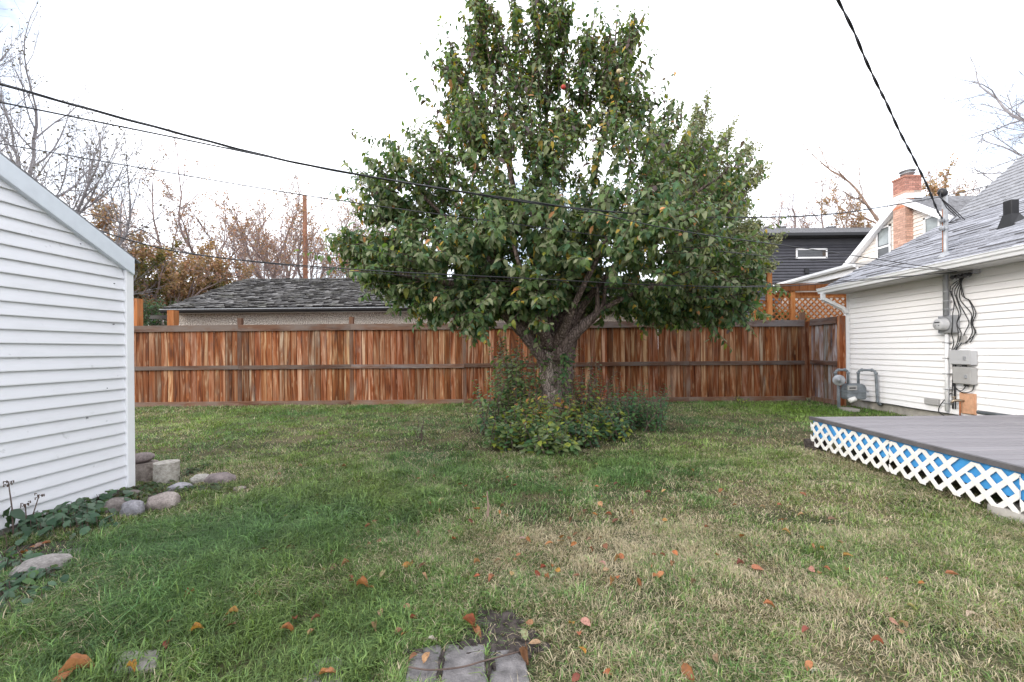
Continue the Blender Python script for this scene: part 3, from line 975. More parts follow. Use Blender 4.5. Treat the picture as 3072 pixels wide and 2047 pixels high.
m = MB().lathe((gx_ - 0.1, gy_ - 0.12, 0.21), (0.2, -0.5, -0.8), [(-0.05, 0.07), (0.0, 0.075), (0.03, 0.06)], 14)
m.build('bottom_cap', M['lattice_white'], gas, smooth=True)
tag(MB().box(gx_ - 0.24, gx_ - 0.02, gy_ - 0.2, gy_ + 0.1, -0.05, 0.05).build('concrete_block', M['concrete'], None, (gx_, gy_, 0)), 'small concrete block on the grass below the gas meter', 'block')
# pipe along the wall
t = tag(MB().tube([(6.58, 6.32, 0.27), (6.58, 2.2, 0.262)], 0.03, 10).build('drain_pipe', M['grey_paint'], None, (6.58, 5, 0.26), smooth=True), 'dark grey pipe lying along the house wall above the deck', 'pipe')

# ------------------------------------------------------------------ DECK
DX, DY, DZ = 3.41, 5.24, 0.40
deck = thing('deck', 'low grey plank deck with white lattice skirt over a blue rim', 'deck', (DX, DY, 0))
y = DY
bw = 0.137
bmesh_ = MB().prism([(0, -bw, -0.028), (0, 0, -0.028), (0, 0, -0.018), (0, -0.012, 0), (0, -bw + 0.012, 0), (0, -bw, -0.018)], (3.15, 0, 0)).mesh('plank', M['deck'])
while y > 1.2:
    link('plank', bmesh_, deck, (DX + 0.012, y, DZ + rng.uniform(-0.0015, 0.0015)), (rng.uniform(-0.003, 0.003), 0, 0.0))
    y -= bw + 0.011
MB().box(DX - 0.03, DX + 0.008, 1.2, DY + 0.004, DZ - 0.035, DZ + 0.004).build('edge_trim', M['deck_edge'], deck)
MB().box(DX + 0.012, DX + 0.05, 1.2, DY - 0.01, 0.165, DZ - 0.032).build('rim_board', M['blue_paint'], deck)
MB().box(DX + 0.05, DX + 3.1, DY - 0.05, DY - 0.01, 0.165, DZ - 0.032).build('rim_board', M['blue_paint'], deck)
m = MB()
for k in range(1, 7): m.box(DX + 0.055, DX + 3.0, DY - 0.6 * k - 0.02, DY - 0.6 * k + 0.02, 0.19, DZ - 0.032)
m.build('joists', M['dark_joist'], deck)['kind'] = 'stuff'
# lattice slats, clipped to a strip
def clip_strip(p0, dirv, w, lo, hi, smin, smax):
    """slat centred on p0 along dirv (2D: s,z) width w, clipped to z in [lo,hi], s in [smin,smax]"""
    dx, dz = dirv
    nx_, nz = -dz, dx
    Lg = 3
    poly = [(p0[0] + dx * Lg + nx_ * w / 2, p0[1] + dz * Lg + nz * w / 2), (p0[0] - dx * Lg + nx_ * w / 2, p0[1] - dz * Lg + nz * w / 2),
            (p0[0] - dx * Lg - nx_ * w / 2, p0[1] - dz * Lg - nz * w / 2), (p0[0] + dx * Lg - nx_ * w / 2, p0[1] + dz * Lg - nz * w / 2)]
    for ax, lim, sg in ((1, lo, 1), (1, hi, -1), (0, smin, 1), (0, smax, -1)):
        out = []
        for i in range(len(poly)):
            a_, b_ = poly[i], poly[(i + 1) % len(poly)]
            fa, fb = sg * (a_[ax] - lim), sg * (b_[ax] - lim)
            if fa >= 0: out.append(a_)
            if fa * fb < 0:
                t_ = fa / (fa - fb)
                out.append((a_[0] + t_ * (b_[0] - a_[0]), a_[1] + t_ * (b_[1] - a_[1])))
        poly = out
        if len(poly) < 3: return None
    return poly
PD = 0.15
q2 = math.sqrt(0.5)
for panel, (s0, s1) in enumerate(((DY - 1.15, DY), (DY - 2.25, DY - 1.154), (DY - 3.1, DY - 2.254), (1.3, DY - 3.104))):
    zo = (0.0, -0.004, 0.003, 0.0)[panel]
    for sg in (1, -1):
        s = s0 - 0.6
        k = 0
        while s < s1 + 0.6:
            skip = (panel == 0 and sg == -1 and abs(s - (DY - 0.25)) < 0.05) or (panel == 1 and sg == 1 and abs(s - (DY - 2.0)) < 0.06)
            poly = clip_strip((s, 0.205), (q2 * sg, q2), 0.038, 0.05 + zo, 0.353 + zo, s0, s1)
            if poly:
                if skip: poly = clip_strip((s, 0.205), (q2 * sg, q2), 0.038, 0.05, 0.26, s0, s1)
                xo = DX - 0.004 - (0.006 if sg == 1 else 0)
                if poly: MB().prism([(xo, a_, b_) for a_, b_ in poly], (-0.006, 0, 0)).build('lattice_slat', M['lattice_white'], deck)
            s += PD
def rough_block(name, label, cat, c, sx, sy, sz, mat, seed, rotz=0, amp=0.02):
    bm = bmesh.new()
    bmesh.ops.create_cube(bm, size=1)
    bmesh.ops.subdivide_edges(bm, edges=bm.edges, cuts=4, use_grid_fill=True)
    for v in bm.verts:
        p = Vector((v.co.x * sx, v.co.y * sy, v.co.z * sz))
        n_ = mnoise.noise_vector(p * 7 + Vector((seed, seed, 0)))
        v.co = Matrix.Rotation(rotz, 3, 'Z') @ (p * (1 - 0.06 * (abs(v.co.x) + abs(v.co.y) + abs(v.co.z) - 0.9)) + n_ * amp)
    me = bpy.data.meshes.new(name)
    bm.to_mesh(me); bm.free()
    me.materials.append(mat)
    me.polygons.foreach_set('use_smooth', [True] * len(me.polygons))
    o = link(name, me, None, c)
    return tag(o, label, cat)
rough_block('concrete_block', 'grey concrete footing block under the near end of the lattice skirt', 'block', (3.535, 3.05, -0.03), 0.3, 0.32, 0.2, M['concrete'], 3)
rough_block('dark_block', 'dark block under the far corner of the deck', 'block', (3.47, 5.25, 0.03), 0.2, 0.16, 0.16, M['soil'], 6)
MB().box(3.42, 3.56, 2.62, 2.9, -0.05, 0.2).build('support_post', M['dark_joist'], deck)

# ------------------------------------------------------------------ GARAGE behind the fence
garage = thing('garage', 'pebble dashed stucco garage with mossy shake roof behind the board fence', 'garage', (-10, 12, 0))
GX0, GX1, GY, GZ = -9.95, 3.3, 12.0, 2.46
MB().box(GX0, GX1, GY, GY + 6, 0, GZ).build('wall', M['stucco'], garage)
m = MB()
gs = 0.405
m.prism([(GX0 - 0.12, GY - 0.28, GZ + 0.02), (GX0 - 0.12, GY + 3.0, GZ + 0.02 + gs * 3.28), (GX0 - 0.12, GY + 6.28, GZ + 0.02), (GX0 - 0.12, GY + 6.28, GZ - 0.05), (GX0 - 0.12, GY - 0.28, GZ - 0.05)], (GX1 - GX0 + 0.24, 0, 0))
groof = m.build('roof', M['shingle_dark'], garage)
sh = MB()
thg = math.atan(gs)
cg, sg_ = math.cos(thg), math.sin(thg)
i = 0
while True:
    dist = i * 0.155
    y0 = GY - 0.31 + dist * cg
    if y0 > GY + 2.98: break
    x = GX0 - 0.16
    while x < GX1 + 0.1:
        w = rng.uniform(0.1, 0.27)
        j = rng.uniform(-0.03, 0.025)
        l0 = rng.uniform(0.03, 0.085)
        c = rng.uniform(0.45, 1.25)
        ya = y0 + j * cg
        za = GZ + 0.02 + (dist + j) * sg_ + 0.0
        def P(s_, n_): return (x, ya + s_ * cg - n_ * sg_, za + s_ * sg_ + n_ * cg)
        sh.prism([P(0, 0.005), P(0, l0), P(0.26, 0.012), P(0.26, 0.0)], (w - 0.008, 0, 0), (c, c, c))
        sh.add([Vector(P(-0.004, 0.0)), Vector(P(-0.004, 0.0)) + Vector((w - 0.008, 0, 0)), Vector(P(-0.004, l0 * 0.72)) + Vector((w - 0.008, 0, 0)), Vector(P(-0.004, l0 * 0.72))], [(0, 1, 2, 3)], (0.16, 0.16, 0.17))  # dark strip on each butt paints in the shade line between courses
        x += w
    i += 1
so = sh.build('shakes', M['shake'], groof)
so['kind'] = 'stuff'
m = MB()
gp = [(GY - 0.31, GZ + 0.0), (GY - 0.31, GZ - 0.1), (GY - 0.37, GZ - 0.1), (GY - 0.40, GZ - 0.06), (GY - 0.41, GZ - 0.005), (GY - 0.395, GZ - 0.005), (GY - 0.385, GZ - 0.05)]
m.prism([(GX0 - 0.2, a_, b_) for a_, b_ in gp], (GX1 - GX0 + 0.4, 0, 0))
m.build('gutter', M['black_metal'], garage)
m = MB().tube([(GX0 - 0.21, GY - 0.40, GZ - 0.008), (GX1, GY - 0.40, GZ - 0.008)], 0.012, 6)
m.build('gutter_lip', M['grey_metal'], garage)
MB().box(GX0 - 0.02, GX1, GY - 0.25, GY + 0.0, GZ - 0.1, GZ - 0.06).build('soffit', M['soffit'], garage)
MB().tube([(GX0 - 0.05, GY - 0.3, GZ - 0.1), (GX0 + 0.05, GY - 0.15, GZ - 0.2)], 0.05, 10).build('spout_elbow', M['grey_metal'], garage)
MB().box(-5.9, -2.6, GY - 0.35, GY - 0.003, 1.86, 1.90).build('ledge', M['box_beige'], garage)

def post(u, vt, d, w, label, mat=M['cedar']):
    x, y_, z_ = at(u, vt, d)
    m = MB().box(x - w / 2, x + w / 2, d - w / 2, d + w / 2, 0, z_)
    return tag(m.build('cedar_post', mat, None, (x, d, 0), color=(0.95, 0.9, 0.9)), label, 'post')
post(410, 897, 10.6, 0.165, 'tall orange cedar post behind the fence next to the shed roof')
post(519, 932, 10.9, 0.165, 'shorter orange cedar post behind the fence beside the garage wall')
x0, y0, z0 = at(450, 952, 10.98)
x1, y1, z1 = at(512, 952, 10.98)
tag(MB().box(x0, x1, y0, y0 + 0.04, z0 - 0.045, z0 + 0.045).build('cross_rail', M['black_metal'], None, (x0, y0, z0)), 'dark short rail between the two cedar posts behind the fence', 'rail')

# ------------------------------------------------------------------ utility pole
x, y_, z_ = at(914, 587, 19.3)
pole = tag(MB().tube([(x, 19.3, 0), (x, 19.3, z_)], [0.12, 0.09], 10).build('utility_pole', M['pole_wood'], None, (x, 19.3, 0), smooth=True), 'plain brown wooden utility pole rising behind the garage roof', 'pole')

# ------------------------------------------------------------------ DARK HOUSE far behind
dark = thing('dark_house', 'charcoal sided house with low roof and narrow window behind the trees', 'house', (14, 22, 0))
DH = 22.0
dx0, dx1 = at(2150, 720, DH)[0], 24.5
ez = at(2400, 716, DH)[2]
MB().box(dx0, dx1, DH, DH + 8, 0, ez + 0.1).build('wall', M['charcoal_siding'], dark)
m = MB()
zz = 2.5
while zz < ez - 0.35:
    m.prism([(dx0, DH, zz), (dx0, DH - 0.055, zz), (dx0, DH - 0.053, zz + 0.012), (dx0, DH - 0.004, zz + 0.148), (dx0, DH, zz + 0.148)], (dx1 - dx0, 0, 0))
    zz += 0.15
m.build('siding', M['charcoal_siding'], dark)['kind'] = 'stuff'
m = MB()
m.prism([(dx0 - 0.4, DH - 0.55, ez + 0.12), (dx0 - 0.4, DH + 4, ez + 1.64), (dx0 - 0.4, DH + 8.6, ez + 0.12), (dx0 - 0.4, DH + 8.6, ez), (dx0 - 0.4, DH - 0.55, ez)], (dx1 - dx0 + 0.8, 0, 0))
droof = m.build('roof', M['shingle_dark'], dark)
m = MB()
k = 0
while k < 16:
    s_ = k * 0.28
    yy_, zz = DH - 0.56 + s_ * 0.95, ez + 0.125 + s_ * 0.323
    x = dx0 - 0.4
    while x < dx1 + 0.4:
        w = rng.uniform(0.25, 0.5)
        m.add([(x, yy_, zz + 0.02), (x + w - 0.02, yy_, zz + 0.02), (x + w - 0.02, yy_ + 0.27, zz + 0.1), (x, yy_ + 0.27, zz + 0.1), (x, yy_, zz - 0.01), (x + w - 0.02, yy_, zz - 0.01)], [(0, 1, 2, 3), (4, 5, 1, 0)])
        x += w
    k += 1
m.build('shingle_field', M['shingle_mid'], droof)['kind'] = 'stuff'
MB().box(dx0 - 0.4, dx1 + 0.4, DH - 0.7, DH - 0.56, ez - 0.02, ez + 0.12).build('gutter', M['black_metal'], dark)
MB().box(dx0 - 0.35, dx1 + 0.35, DH - 0.04, DH + 0.02, ez - 0.34, ez - 0.05).build('frieze_board', M['charcoal_siding'], dark)
wx0, _, wz1 = at(2387, 748, DH); wx1, _, wz0 = at(2479, 775, DH)
wf = MB()
for b_ in ((wx0, wx1, wz0 - 0.02, wz0 + 0.06), (wx0, wx1, wz1 - 0.06, wz1 + 0.02), (wx0 - 0.02, wx0 + 0.06, wz0, wz1), (wx1 - 0.06, wx1 + 0.02, wz0, wz1)):
    wf.box(b_[0], b_[1], DH - 0.07, DH - 0.035, b_[2], b_[3])
win = wf.build('window', M['white_trim'], dark)
MB().box(wx0, wx1, DH - 0.045, DH - 0.03, wz0, wz1).build('pane', M['glass'], win)
MB().box(wx1 - 0.22, wx1 - 0.06, DH - 0.048, DH - 0.046, wz0 + 0.05, wz1 - 0.06).build('curtain', M['dark_joist'], win)
vx0 = at(2420, 815, DH)
MB().box(vx0[0] - 0.15, vx0[0] + 0.05, DH - 0.12, DH - 0.03, vx0[2] - 0.12, vx0[2] + 0.14).build('wall_vent', M['black_metal'], dark)
for u in (2303, 2342, 2490):
    x, y_, z_ = at(u, 684, DH + 3.6)
    MB().box(x - 0.12, x + (0.12 if u == 2303 else 0.35), y_, y_ + 0.3, z_ - 0.25, z_ + 0.1).build('roof_vent', M['shingle_dark'], dark)

# ------------------------------------------------------------------ WHITE GABLED HOUSE behind
WX, WYP, WZP, WR = 12.3, 14.0, 6.18, 0.685
white = thing('gabled_house', 'cream gabled house with brick chimney behind the grey roof', 'house', (WX, WYP, 0))
HW = 2.9
m = MB()
m.prism([(WX, WYP + HW, 0), (WX, WYP + HW, WZP - 0.15 - WR * HW), (WX, WYP, WZP - 0.15), (WX, WYP - HW, WZP - 0.15 - WR * HW), (WX, WYP - HW, 0)], (8, 0, 0))
m.build('wall', M['far_siding'], white)
z = 2.6
while z < WZP - 0.25:
    hw0 = min(HW, (WZP - 0.15 - z) / WR)
    hw1 = max(0.02, min(HW, (WZP - 0.15 - z - 0.13) / WR))
    m = MB()
    m.add([(WX - 0.03, WYP - hw0, z), (WX - 0.03, WYP + hw0, z), (WX - 0.004, WYP + hw1, z + 0.13), (WX - 0.004, WYP - hw1, z + 0.13), (WX + 0.01, WYP - hw0, z), (WX + 0.01, WYP + hw0, z)],
          [(0, 1, 2, 3), (4, 5, 1, 0)])
    m.build('siding_board', M['far_siding'], white)
    z += 0.131
OV = 0.24
for s_ in (1, -1):
    m = MB()
    ye, ze = WYP + s_ * (HW + 0.45), WZP - WR * (HW + 0.45)
    m.prism([(WX - OV, WYP, WZP), (WX - OV, ye, ze), (WX - OV, ye, ze - 0.1), (WX - OV, WYP, WZP - 0.12)], (8.8, 0, 0))
    rf = m.build('roof', M['shingle_mid'], white)
    m = MB()
    m.prism([(WX - OV - 0.03, WYP, WZP + 0.015), (WX - OV - 0.03, ye, ze + 0.015), (WX - OV - 0.03, ye, ze - 0.2), (WX - OV - 0.03, WYP, WZP - 0.22)], (0.028, 0, 0))
    m.build('rake_board', M['white_trim'], white)
    m = MB()
    m.prism([(WX - OV, WYP, WZP - 0.125), (WX - OV, ye, ze - 0.105), (WX - OV, ye, ze - 0.125), (WX - OV, WYP, WZP - 0.145)], (OV - 0.005, 0, 0))
    m.build('soffit', M['white_trim'], white)
    if s_ == -1:
        m = MB()
        for i in range(26):
            t0 = i * 0.14 / math.hypot(1, WR)
            x = WX - OV
            while x < WX + 8.2:
                w = rng.uniform(0.2, 0.45)
                yy_, zz = ye + t0, ze + t0 * WR + 0.004
                if yy_ > WYP - 0.08: break
                m.add([(x, yy_, zz + 0.02), (x + w - 0.015, yy_, zz + 0.02), (x + w - 0.015, yy_ + 0.13, zz + 0.13 * WR + 0.004), (x, yy_ + 0.13, zz + 0.13 * WR + 0.004), (x, yy_, zz), (x + w - 0.015, yy_, zz)],
                      [(0, 1, 2, 3), (4, 5, 1, 0)])
                x += w
        m.build('shingle_field', M['shingle_mid'], rf)['kind'] = 'stuff'
# chimney with real bricks
CX0, CX1, CY0, CY1 = WX - 0.26, WX + 0.02, 13.76, 14.22
chim = MB().box(CX0, CX1, CY0, CY1, 3.4, 6.72).build('chimney', M['mortar'], white)
MB().box(CX1 - 0.02, CX1 + 0.25, CY0 + 0.002, CY1 - 0.002, 6.2, 6.715).build('chimney_top', M['mortar'], white)
bx1 = MB().box(-0.008, 0.03, -0.5, 0.5, 0, 0.063).mesh('brick', M['brick'])
bx2 = MB().box(-0.5, 0.5, -0.008, 0.03, 0, 0.063).mesh('brick', M['brick'])
z = 4.0
rowi = 0
while z < 6.7:
    top_ = z > 6.22
    flame = 5.75 < z < 6.1
    offs = 0.1 if rowi % 2 else 0.0
    def bcol():
        c = rng.uniform(0.8, 1.25)
        if flame and rng.random() < 0.6: return (c * 1.5, c * 1.05, c * 0.8)
        if top_: return (c * 0.95, c * 0.85, c * 0.9)
        return (c * 1.25, c * 1.4, c * 1.45)
    e_ = CY0 - (0.1 if rowi % 2 else 0.0)
    while e_ < CY1 - 0.02:
        a_, b_ = max(e_, CY0 - 0.006), min(e_ + 0.19, CY1)
        if b_ - a_ > 0.03: link('brick', bx1, chim, (CX0, (a_ + b_) / 2, z), None, (1, b_ - a_, 1), bcol())
        e_ += 0.2
    xe = CX1 + (0.25 if top_ else 0.0)
    e_ = CX0 + 0.034 - (0.1 if rowi % 2 == 0 else 0.0)
    while e_ < xe - 0.02:
        a_, b_ = max(e_, CX0 + 0.034), min(e_ + 0.19, xe)
        if b_ - a_ > 0.03: link('brick', bx2, chim, ((a_ + b_) / 2, CY0, z), None, (b_ - a_, 1, 1), bcol())
        e_ += 0.2
    z += 0.074
    rowi += 1
MB().box(CX0 - 0.03, CX1 + 0.3, CY0 - 0.03, CY1 + 0.03, 6.72, 6.78).build('cap_slab', M['brick'], chim, color=(0.9, 0.8, 0.8))
m = MB().lathe((CX0 + 0.27, 13.98, 6.78), (0, 0, 1), [(0, 0.15), (0.1, 0.15), (0.11, 0.2), (0.13, 0.2), (0.14, 0.12), (0.19, 0.12), (0.2, 0.22), (0.215, 0.22), (0.22, 0.1)], 16)
m.build('flue_cap', M['grey_metal'], chim, smooth=True)
m = MB().box(CX0 - 0.03, CX1 + 0.28, CY0 - 0.03, CY1 + 0.03, 6.04, 6.2)
m.build('flashing', M['white_metal'], chim)
def side_window(u0, u1, v0, v1, sashes):
    a0, b0 = lev(u0, v0); a1, b1 = lev(u1, v1)
    ya, yb = WX * F / a0, WX * F / a1
    zt, zb = H - b0 / F * ya, H - b1 / F * yb
    zt = max(zt, zb + 0.6)
    m = MB()
    for (p, q_, r_, s_) in ((ya, yb, zt - 0.06, zt), (ya, yb, zb, zb + 0.06), (ya, ya - 0.06, zb, zt), (yb + 0.06, yb, zb, zt)):
        m.box(WX - 0.07, WX - 0.025, min(p, q_), max(p, q_), r_, s_)
    if sashes: m.box(WX - 0.065, WX - 0.03, yb, ya, zb + (zt - zb) * 0.35 - 0.03, zb + (zt - zb) * 0.35 + 0.03)
    f = m.build('window', M['white_trim'], white)
    MB().box(WX - 0.045, WX - 0.035, yb, ya, zb, zt).build('pane', M['glass'] if sashes else M['glass_pale'], f)
    if sashes: MB().box(WX - 0.046, WX - 0.0455, yb + 0.08, ya - 0.1, zb + (zt - zb) * 0.42, zt - 0.08).build('blind', M['glass_pale'], f)
side_window(2633, 2677, 688, 768, True)
side_window(2776, 2826, 655, 712, False)
# porch roof at its left
PXE, PZE = 10.5, 3.97
m = MB()
m.prism([(PXE, 13.9, PZE), (WX, 13.9, PZE + 0.35), (WX, 13.9, PZE + 0.22), (PXE, 13.9, PZE - 0.13)], (0, 4.7, 0))
m.build('porch_roof', M['soffit'], white)
m = MB()
m.prism([(PXE - 0.12, 13.85, PZE + 0.02), (PXE - 0.12, 13.85, PZE - 0.06), (PXE - 0.08, 13.85, PZE - 0.12), (PXE - 0.01, 13.85, PZE - 0.12), (PXE - 0.01, 13.85, PZE + 0.0)], (0, 4.85, 0))
m.build('porch_gutter', M['white_metal'], white)
m = MB().box(PXE + 0.05, PXE + 0.12, 13.9, 18.6, PZE - 0.32, PZE - 0.12)
m.build('porch_beam', M['white_trim'], white)
MB().box(PXE + 0.3, PXE + 0.34, 14.2, 18.5, 0, PZE - 0.15).build('porch_wall', M['mortar'], white)

# ------------------------------------------------------------------ PERGOLA with lattice screen
per = thing('lattice_screen', 'cedar lattice privacy screen with posts and beam above the fence corner', 'screen', (8, 11.4, 0))
PYD = 11.4
def px(u): return at(u, 950, PYD)[0]
zb = at(2420, 852, PYD)[2]; zb0 = at(2420, 874, PYD)[2]
for i, (u, w) in enumerate(((2262, 0.11), (2307, 0.13), (2376, 0.125), (2545, 0.12))):
    MB().box(px(u) - w / 2, px(u) + w / 2, PYD - 0.05, PYD + 0.05, 0, (2.75, 3.25, 2.85, 2.9)[i]).build('post', M['cedar'], per, color=(1.15, 1.12, 1.05))
o = MB().box(px(2322), px(2580), PYD - 0.09, PYD - 0.052, zb0, zb).build('beam', M['cedar'], per, color=(0.55, 0.5, 0.5))
o = MB().box(px(2322), px(2580), PYD + 0.052, PYD + 0.09, zb0 - 0.16, zb0 - 0.02).build('beam', M['cedar'], per, color=(0.9, 0.8, 0.7))
MB().box(px(2380), px(2540), PYD - 0.03, PYD + 0.02, at(2450, 892, PYD)[2] - 0.02, at(2450, 892, PYD)[2] + 0.03).build('screen_rail', M['cedar'], per)
for (ua, ub, vt) in ((2262, 2307, 900), (2307, 2376, 874), (2376, 2545, 894)):
    xa, xb, zt = px(ua), px(ub), at(ub, vt, PYD)[2]
    for sg in (1, -1):
        s = xa - 2.2
        while s < xb + 2.2:
            poly = clip_strip((s, 2.0), (q2 * sg, q2), 0.04, 1.7, zt, xa, xb)
            if poly:
                yo = PYD + (0.008 if sg == 1 else -0.002)
                MB().prism([(a_, yo, b_) for a_, b_ in poly], (0, -0.008, 0)).build('slat', M['cedar'], per, color=(0.85, 0.78, 0.75) if sg == 1 else (1.0, 0.95, 0.9))
            s += 0.155
wall2 = tag(MB().box(px(2380), px(2380) + 6, 13.2, 13.25, 0, 2.6).build('cottage_wall', M['mortar'], None, (9, 13.2, 0)), 'pale stone wall glimpsed behind the cedar lattice', 'wall')

# ------------------------------------------------------------------ leaves
LEAF_V = np.array([(0, 0, 0), (0.33, 0, 0.03), (0.70, 0, 0.02), (1.0, 0, -0.10), (0.30, 0.27, -0.03), (0.66, 0.24, -0.05), (0.30, -0.27, -0.03), (0.66, -0.24, -0.05)])
LEAF_F = [(0, 6, 1), (0, 1, 4), (1, 6, 7, 2), (1, 2, 5, 4), (2, 7, 3), (2, 3, 5)]
LEAF_FLAT = np.array([i for f_ in LEAF_F for i in f_])
LEAF_SZ = np.array([len(f_) for f_ in LEAF_F])
def far_leaves_mesh(name, P, X, Z, S, C, mat):
    """two folded triangles per leaf, for trees well beyond the fence"""
    n_ = len(P)
    X = X / np.linalg.norm(X, axis=1, keepdims=True)
    Y = np.cross(Z, X)
    Y /= np.linalg.norm(Y, axis=1, keepdims=True) + 1e-9
    Z = np.cross(X, Y)
    lv = np.array([(0, 0, 0), (0.55, 0.3, 0.08), (1, 0, -0.06), (0.5, -0.3, 0.08)])
    V = P[:, None] + S[:, None, None] * (lv[None, :, 0:1] * X[:, None] + lv[None, :, 1:2] * Y[:, None] + lv[None, :, 2:3] * Z[:, None])
    flat = (np.array([[0, 2, 1, 0, 3, 2]]) + (np.arange(n_) * 4)[:, None]).ravel()
    return np_mesh(name, V.reshape(-1, 3), flat, np.full(n_ * 2, 3), mat, np.repeat(C, 4, 0))
def leaves_mesh(name, P, X, Z, S, C, mat, curl=None):
    """P positions, X leaf axis, Z leaf normal, S lengths, C colours -> one mesh"""
    n_ = len(P)
    X = X / np.linalg.norm(X, axis=1, keepdims=True)
    Y = np.cross(Z, X)
    Y /= np.linalg.norm(Y, axis=1, keepdims=True) + 1e-9
    Z = np.cross(X, Y)
    lv = np.repeat(LEAF_V[None], n_, 0).copy()
    if curl is not None:
        lv[:, :, 2] -= curl[:, None] * lv[:, :, 0] ** 2
        lv[:, :, 2] += (np.abs(lv[:, :, 1]) * 0.9) * curl[:, None]
    V = P[:, None, :] + S[:, None, None] * (lv[:, :, 0:1] * X[:, None] + lv[:, :, 1:2] * Y[:, None] + lv[:, :, 2:3] * Z[:, None])
    flat = (LEAF_FLAT[None] + (np.arange(n_) * 8)[:, None]).ravel()
    return np_mesh(name, V.reshape(-1, 3), flat, np.tile(LEAF_SZ, n_), mat, np.repeat(C, 8, 0))
def leaf_single(mat, wide=1.0, curl=0.25):
    m = MB()
    v = LEAF_V.copy()
    v[:, 1] *= wide
    v[:, 2] += -curl * v[:, 0] ** 2 + np.abs(v[:, 1]) * curl * 1.2
    me = bpy.data.meshes.new('leaf')
    me.from_pydata([tuple(p) for p in v], [], LEAF_F)
    me.materials.append(mat)
    return me

# ------------------------------------------------------------------ APPLE TREE
AD = 7.0
AX, AY, _ = at(1660, 1280, AD)
apple = thing('apple_tree', 'large broad apple tree with dark green leaves in the middle of the lawn', 'tree', (AX, AY, 0))
def lift(pts, d0=AD):
    """(u, v, radius px, depth offset) -> points and radii"""
    P, Rr = [], []
    for p in pts:
        d = d0 + (p[3] if len(p) > 3 else 0)
        P.append(Vector(at(p[0], p[1], d))); Rr.append(p[2] / F * d)
    return P, Rr
def limb(pts, mat, name, n=12, wob=0.18, k=5):
    P, Rr = smooth_path(*lift(pts), k)
    return MB().tube(P, Rr, n, wob=wob).build(name, mat, apple, smooth=True), P
limb([(1662, 1300, 42), (1658, 1250, 34), (1652, 1180, 30), (1650, 1130, 31), (1652, 1080, 35), (1654, 1035, 37), (1656, 1000, 32)], M['apple_bark'], 'trunk', 22, 0.3, 8)
limb([(1700, 1300, 34, .25), (1695, 1230, 26, .25), (1690, 1150, 25, .2), (1692, 1080, 28, .2), (1712, 1000, 26, .25), (1735, 930, 22, .3), (1760, 800, 15, .4)], M['apple_limb'], 'trunk', 16, 0.3, 6)
LIMBS = [
    [(1640, 1090, 20, -.1), (1600, 1040, 16, -.25), (1560, 990, 16, -.35), (1525, 955, 15, -.4), (1490, 915, 13, -.5), (1430, 875, 11, -.6), (1320, 845, 9, -.8), (1180, 820, 6, -.9)],
    [(1527, 957, 10, -.42), (1560, 953, 8, -.55), (1596, 956, 7, -.6)],
    [(1672, 1075, 25, -.1), (1705, 1020, 18, -.3), (1745, 980, 17, -.4), (1790, 940, 15, -.45), (1850, 905, 12, -.5), (1960, 860, 9, -.6), (2100, 820, 6, -.6)],
    [(1785, 942, 9, -.45), (1792, 915, 7, -.5), (1790, 860, 5, -.5)],
    [(1800, 935, 8, -.45), (1812, 900, 6, -.42), (1815, 840, 5, -.4)],
    [(1650, 1040, 26), (1640, 950, 20, .1), (1600, 780, 18, .1), (1540, 560, 13, 0), (1490, 300, 8, -.1), (1450, 60, 4, -.1)],
    [(1668, 1040, 26), (1690, 950, 20, .3), (1720, 800, 15, .4), (1780, 560, 9, .3), (1830, 300, 5, 0), (1850, 60, 3, 0)],
    [(1660, 1030, 30, .1), (1650, 850, 20, .5), (1640, 600, 14, .4), (1640, 350, 9, .2), (1640, 90, 4, .1)],
    [(1645, 1030, 20), (1560, 880, 14, -.3), (1430, 740, 12, -.5), (1280, 600, 8, -.5), (1150, 480, 4, -.4)],
    [(1675, 1030, 20), (1800, 850, 14, -.3), (1950, 700, 12, -.3), (2100, 570, 8, 0), (2230, 490, 4, .1)],
    [(1650, 1040, 24, -.1), (1610, 930, 16, -.7), (1560, 800, 12, -1.2), (1520, 650, 7, -1.3)],
    [(1670, 1040, 24, -.1), (1720, 920, 16, -.8), (1790, 780, 12, -1.2), (1850, 650, 7, -1.3)],
    [(1690, 1030, 22, .2), (1850, 900, 15, .6), (2050, 830, 10, .8), (2230, 850, 6, .7)],
    [(1640, 1030, 22, .2), (1450, 850, 15, .7), (1250, 700, 10, .8), (1100, 760, 6, .6)],
]
LIMBS = [lp if lp[0][2] < 25 and i < 5 else [(q[0], q[1], q[2] * (1 if q[1] > 940 else 0.6), *q[3:]) for q in lp] for i, lp in enumerate(LIMBS)]
for i, lp in enumerate(LIMBS): limb(lp, M['apple_limb'], 'limb', 9, 0.15, 4)

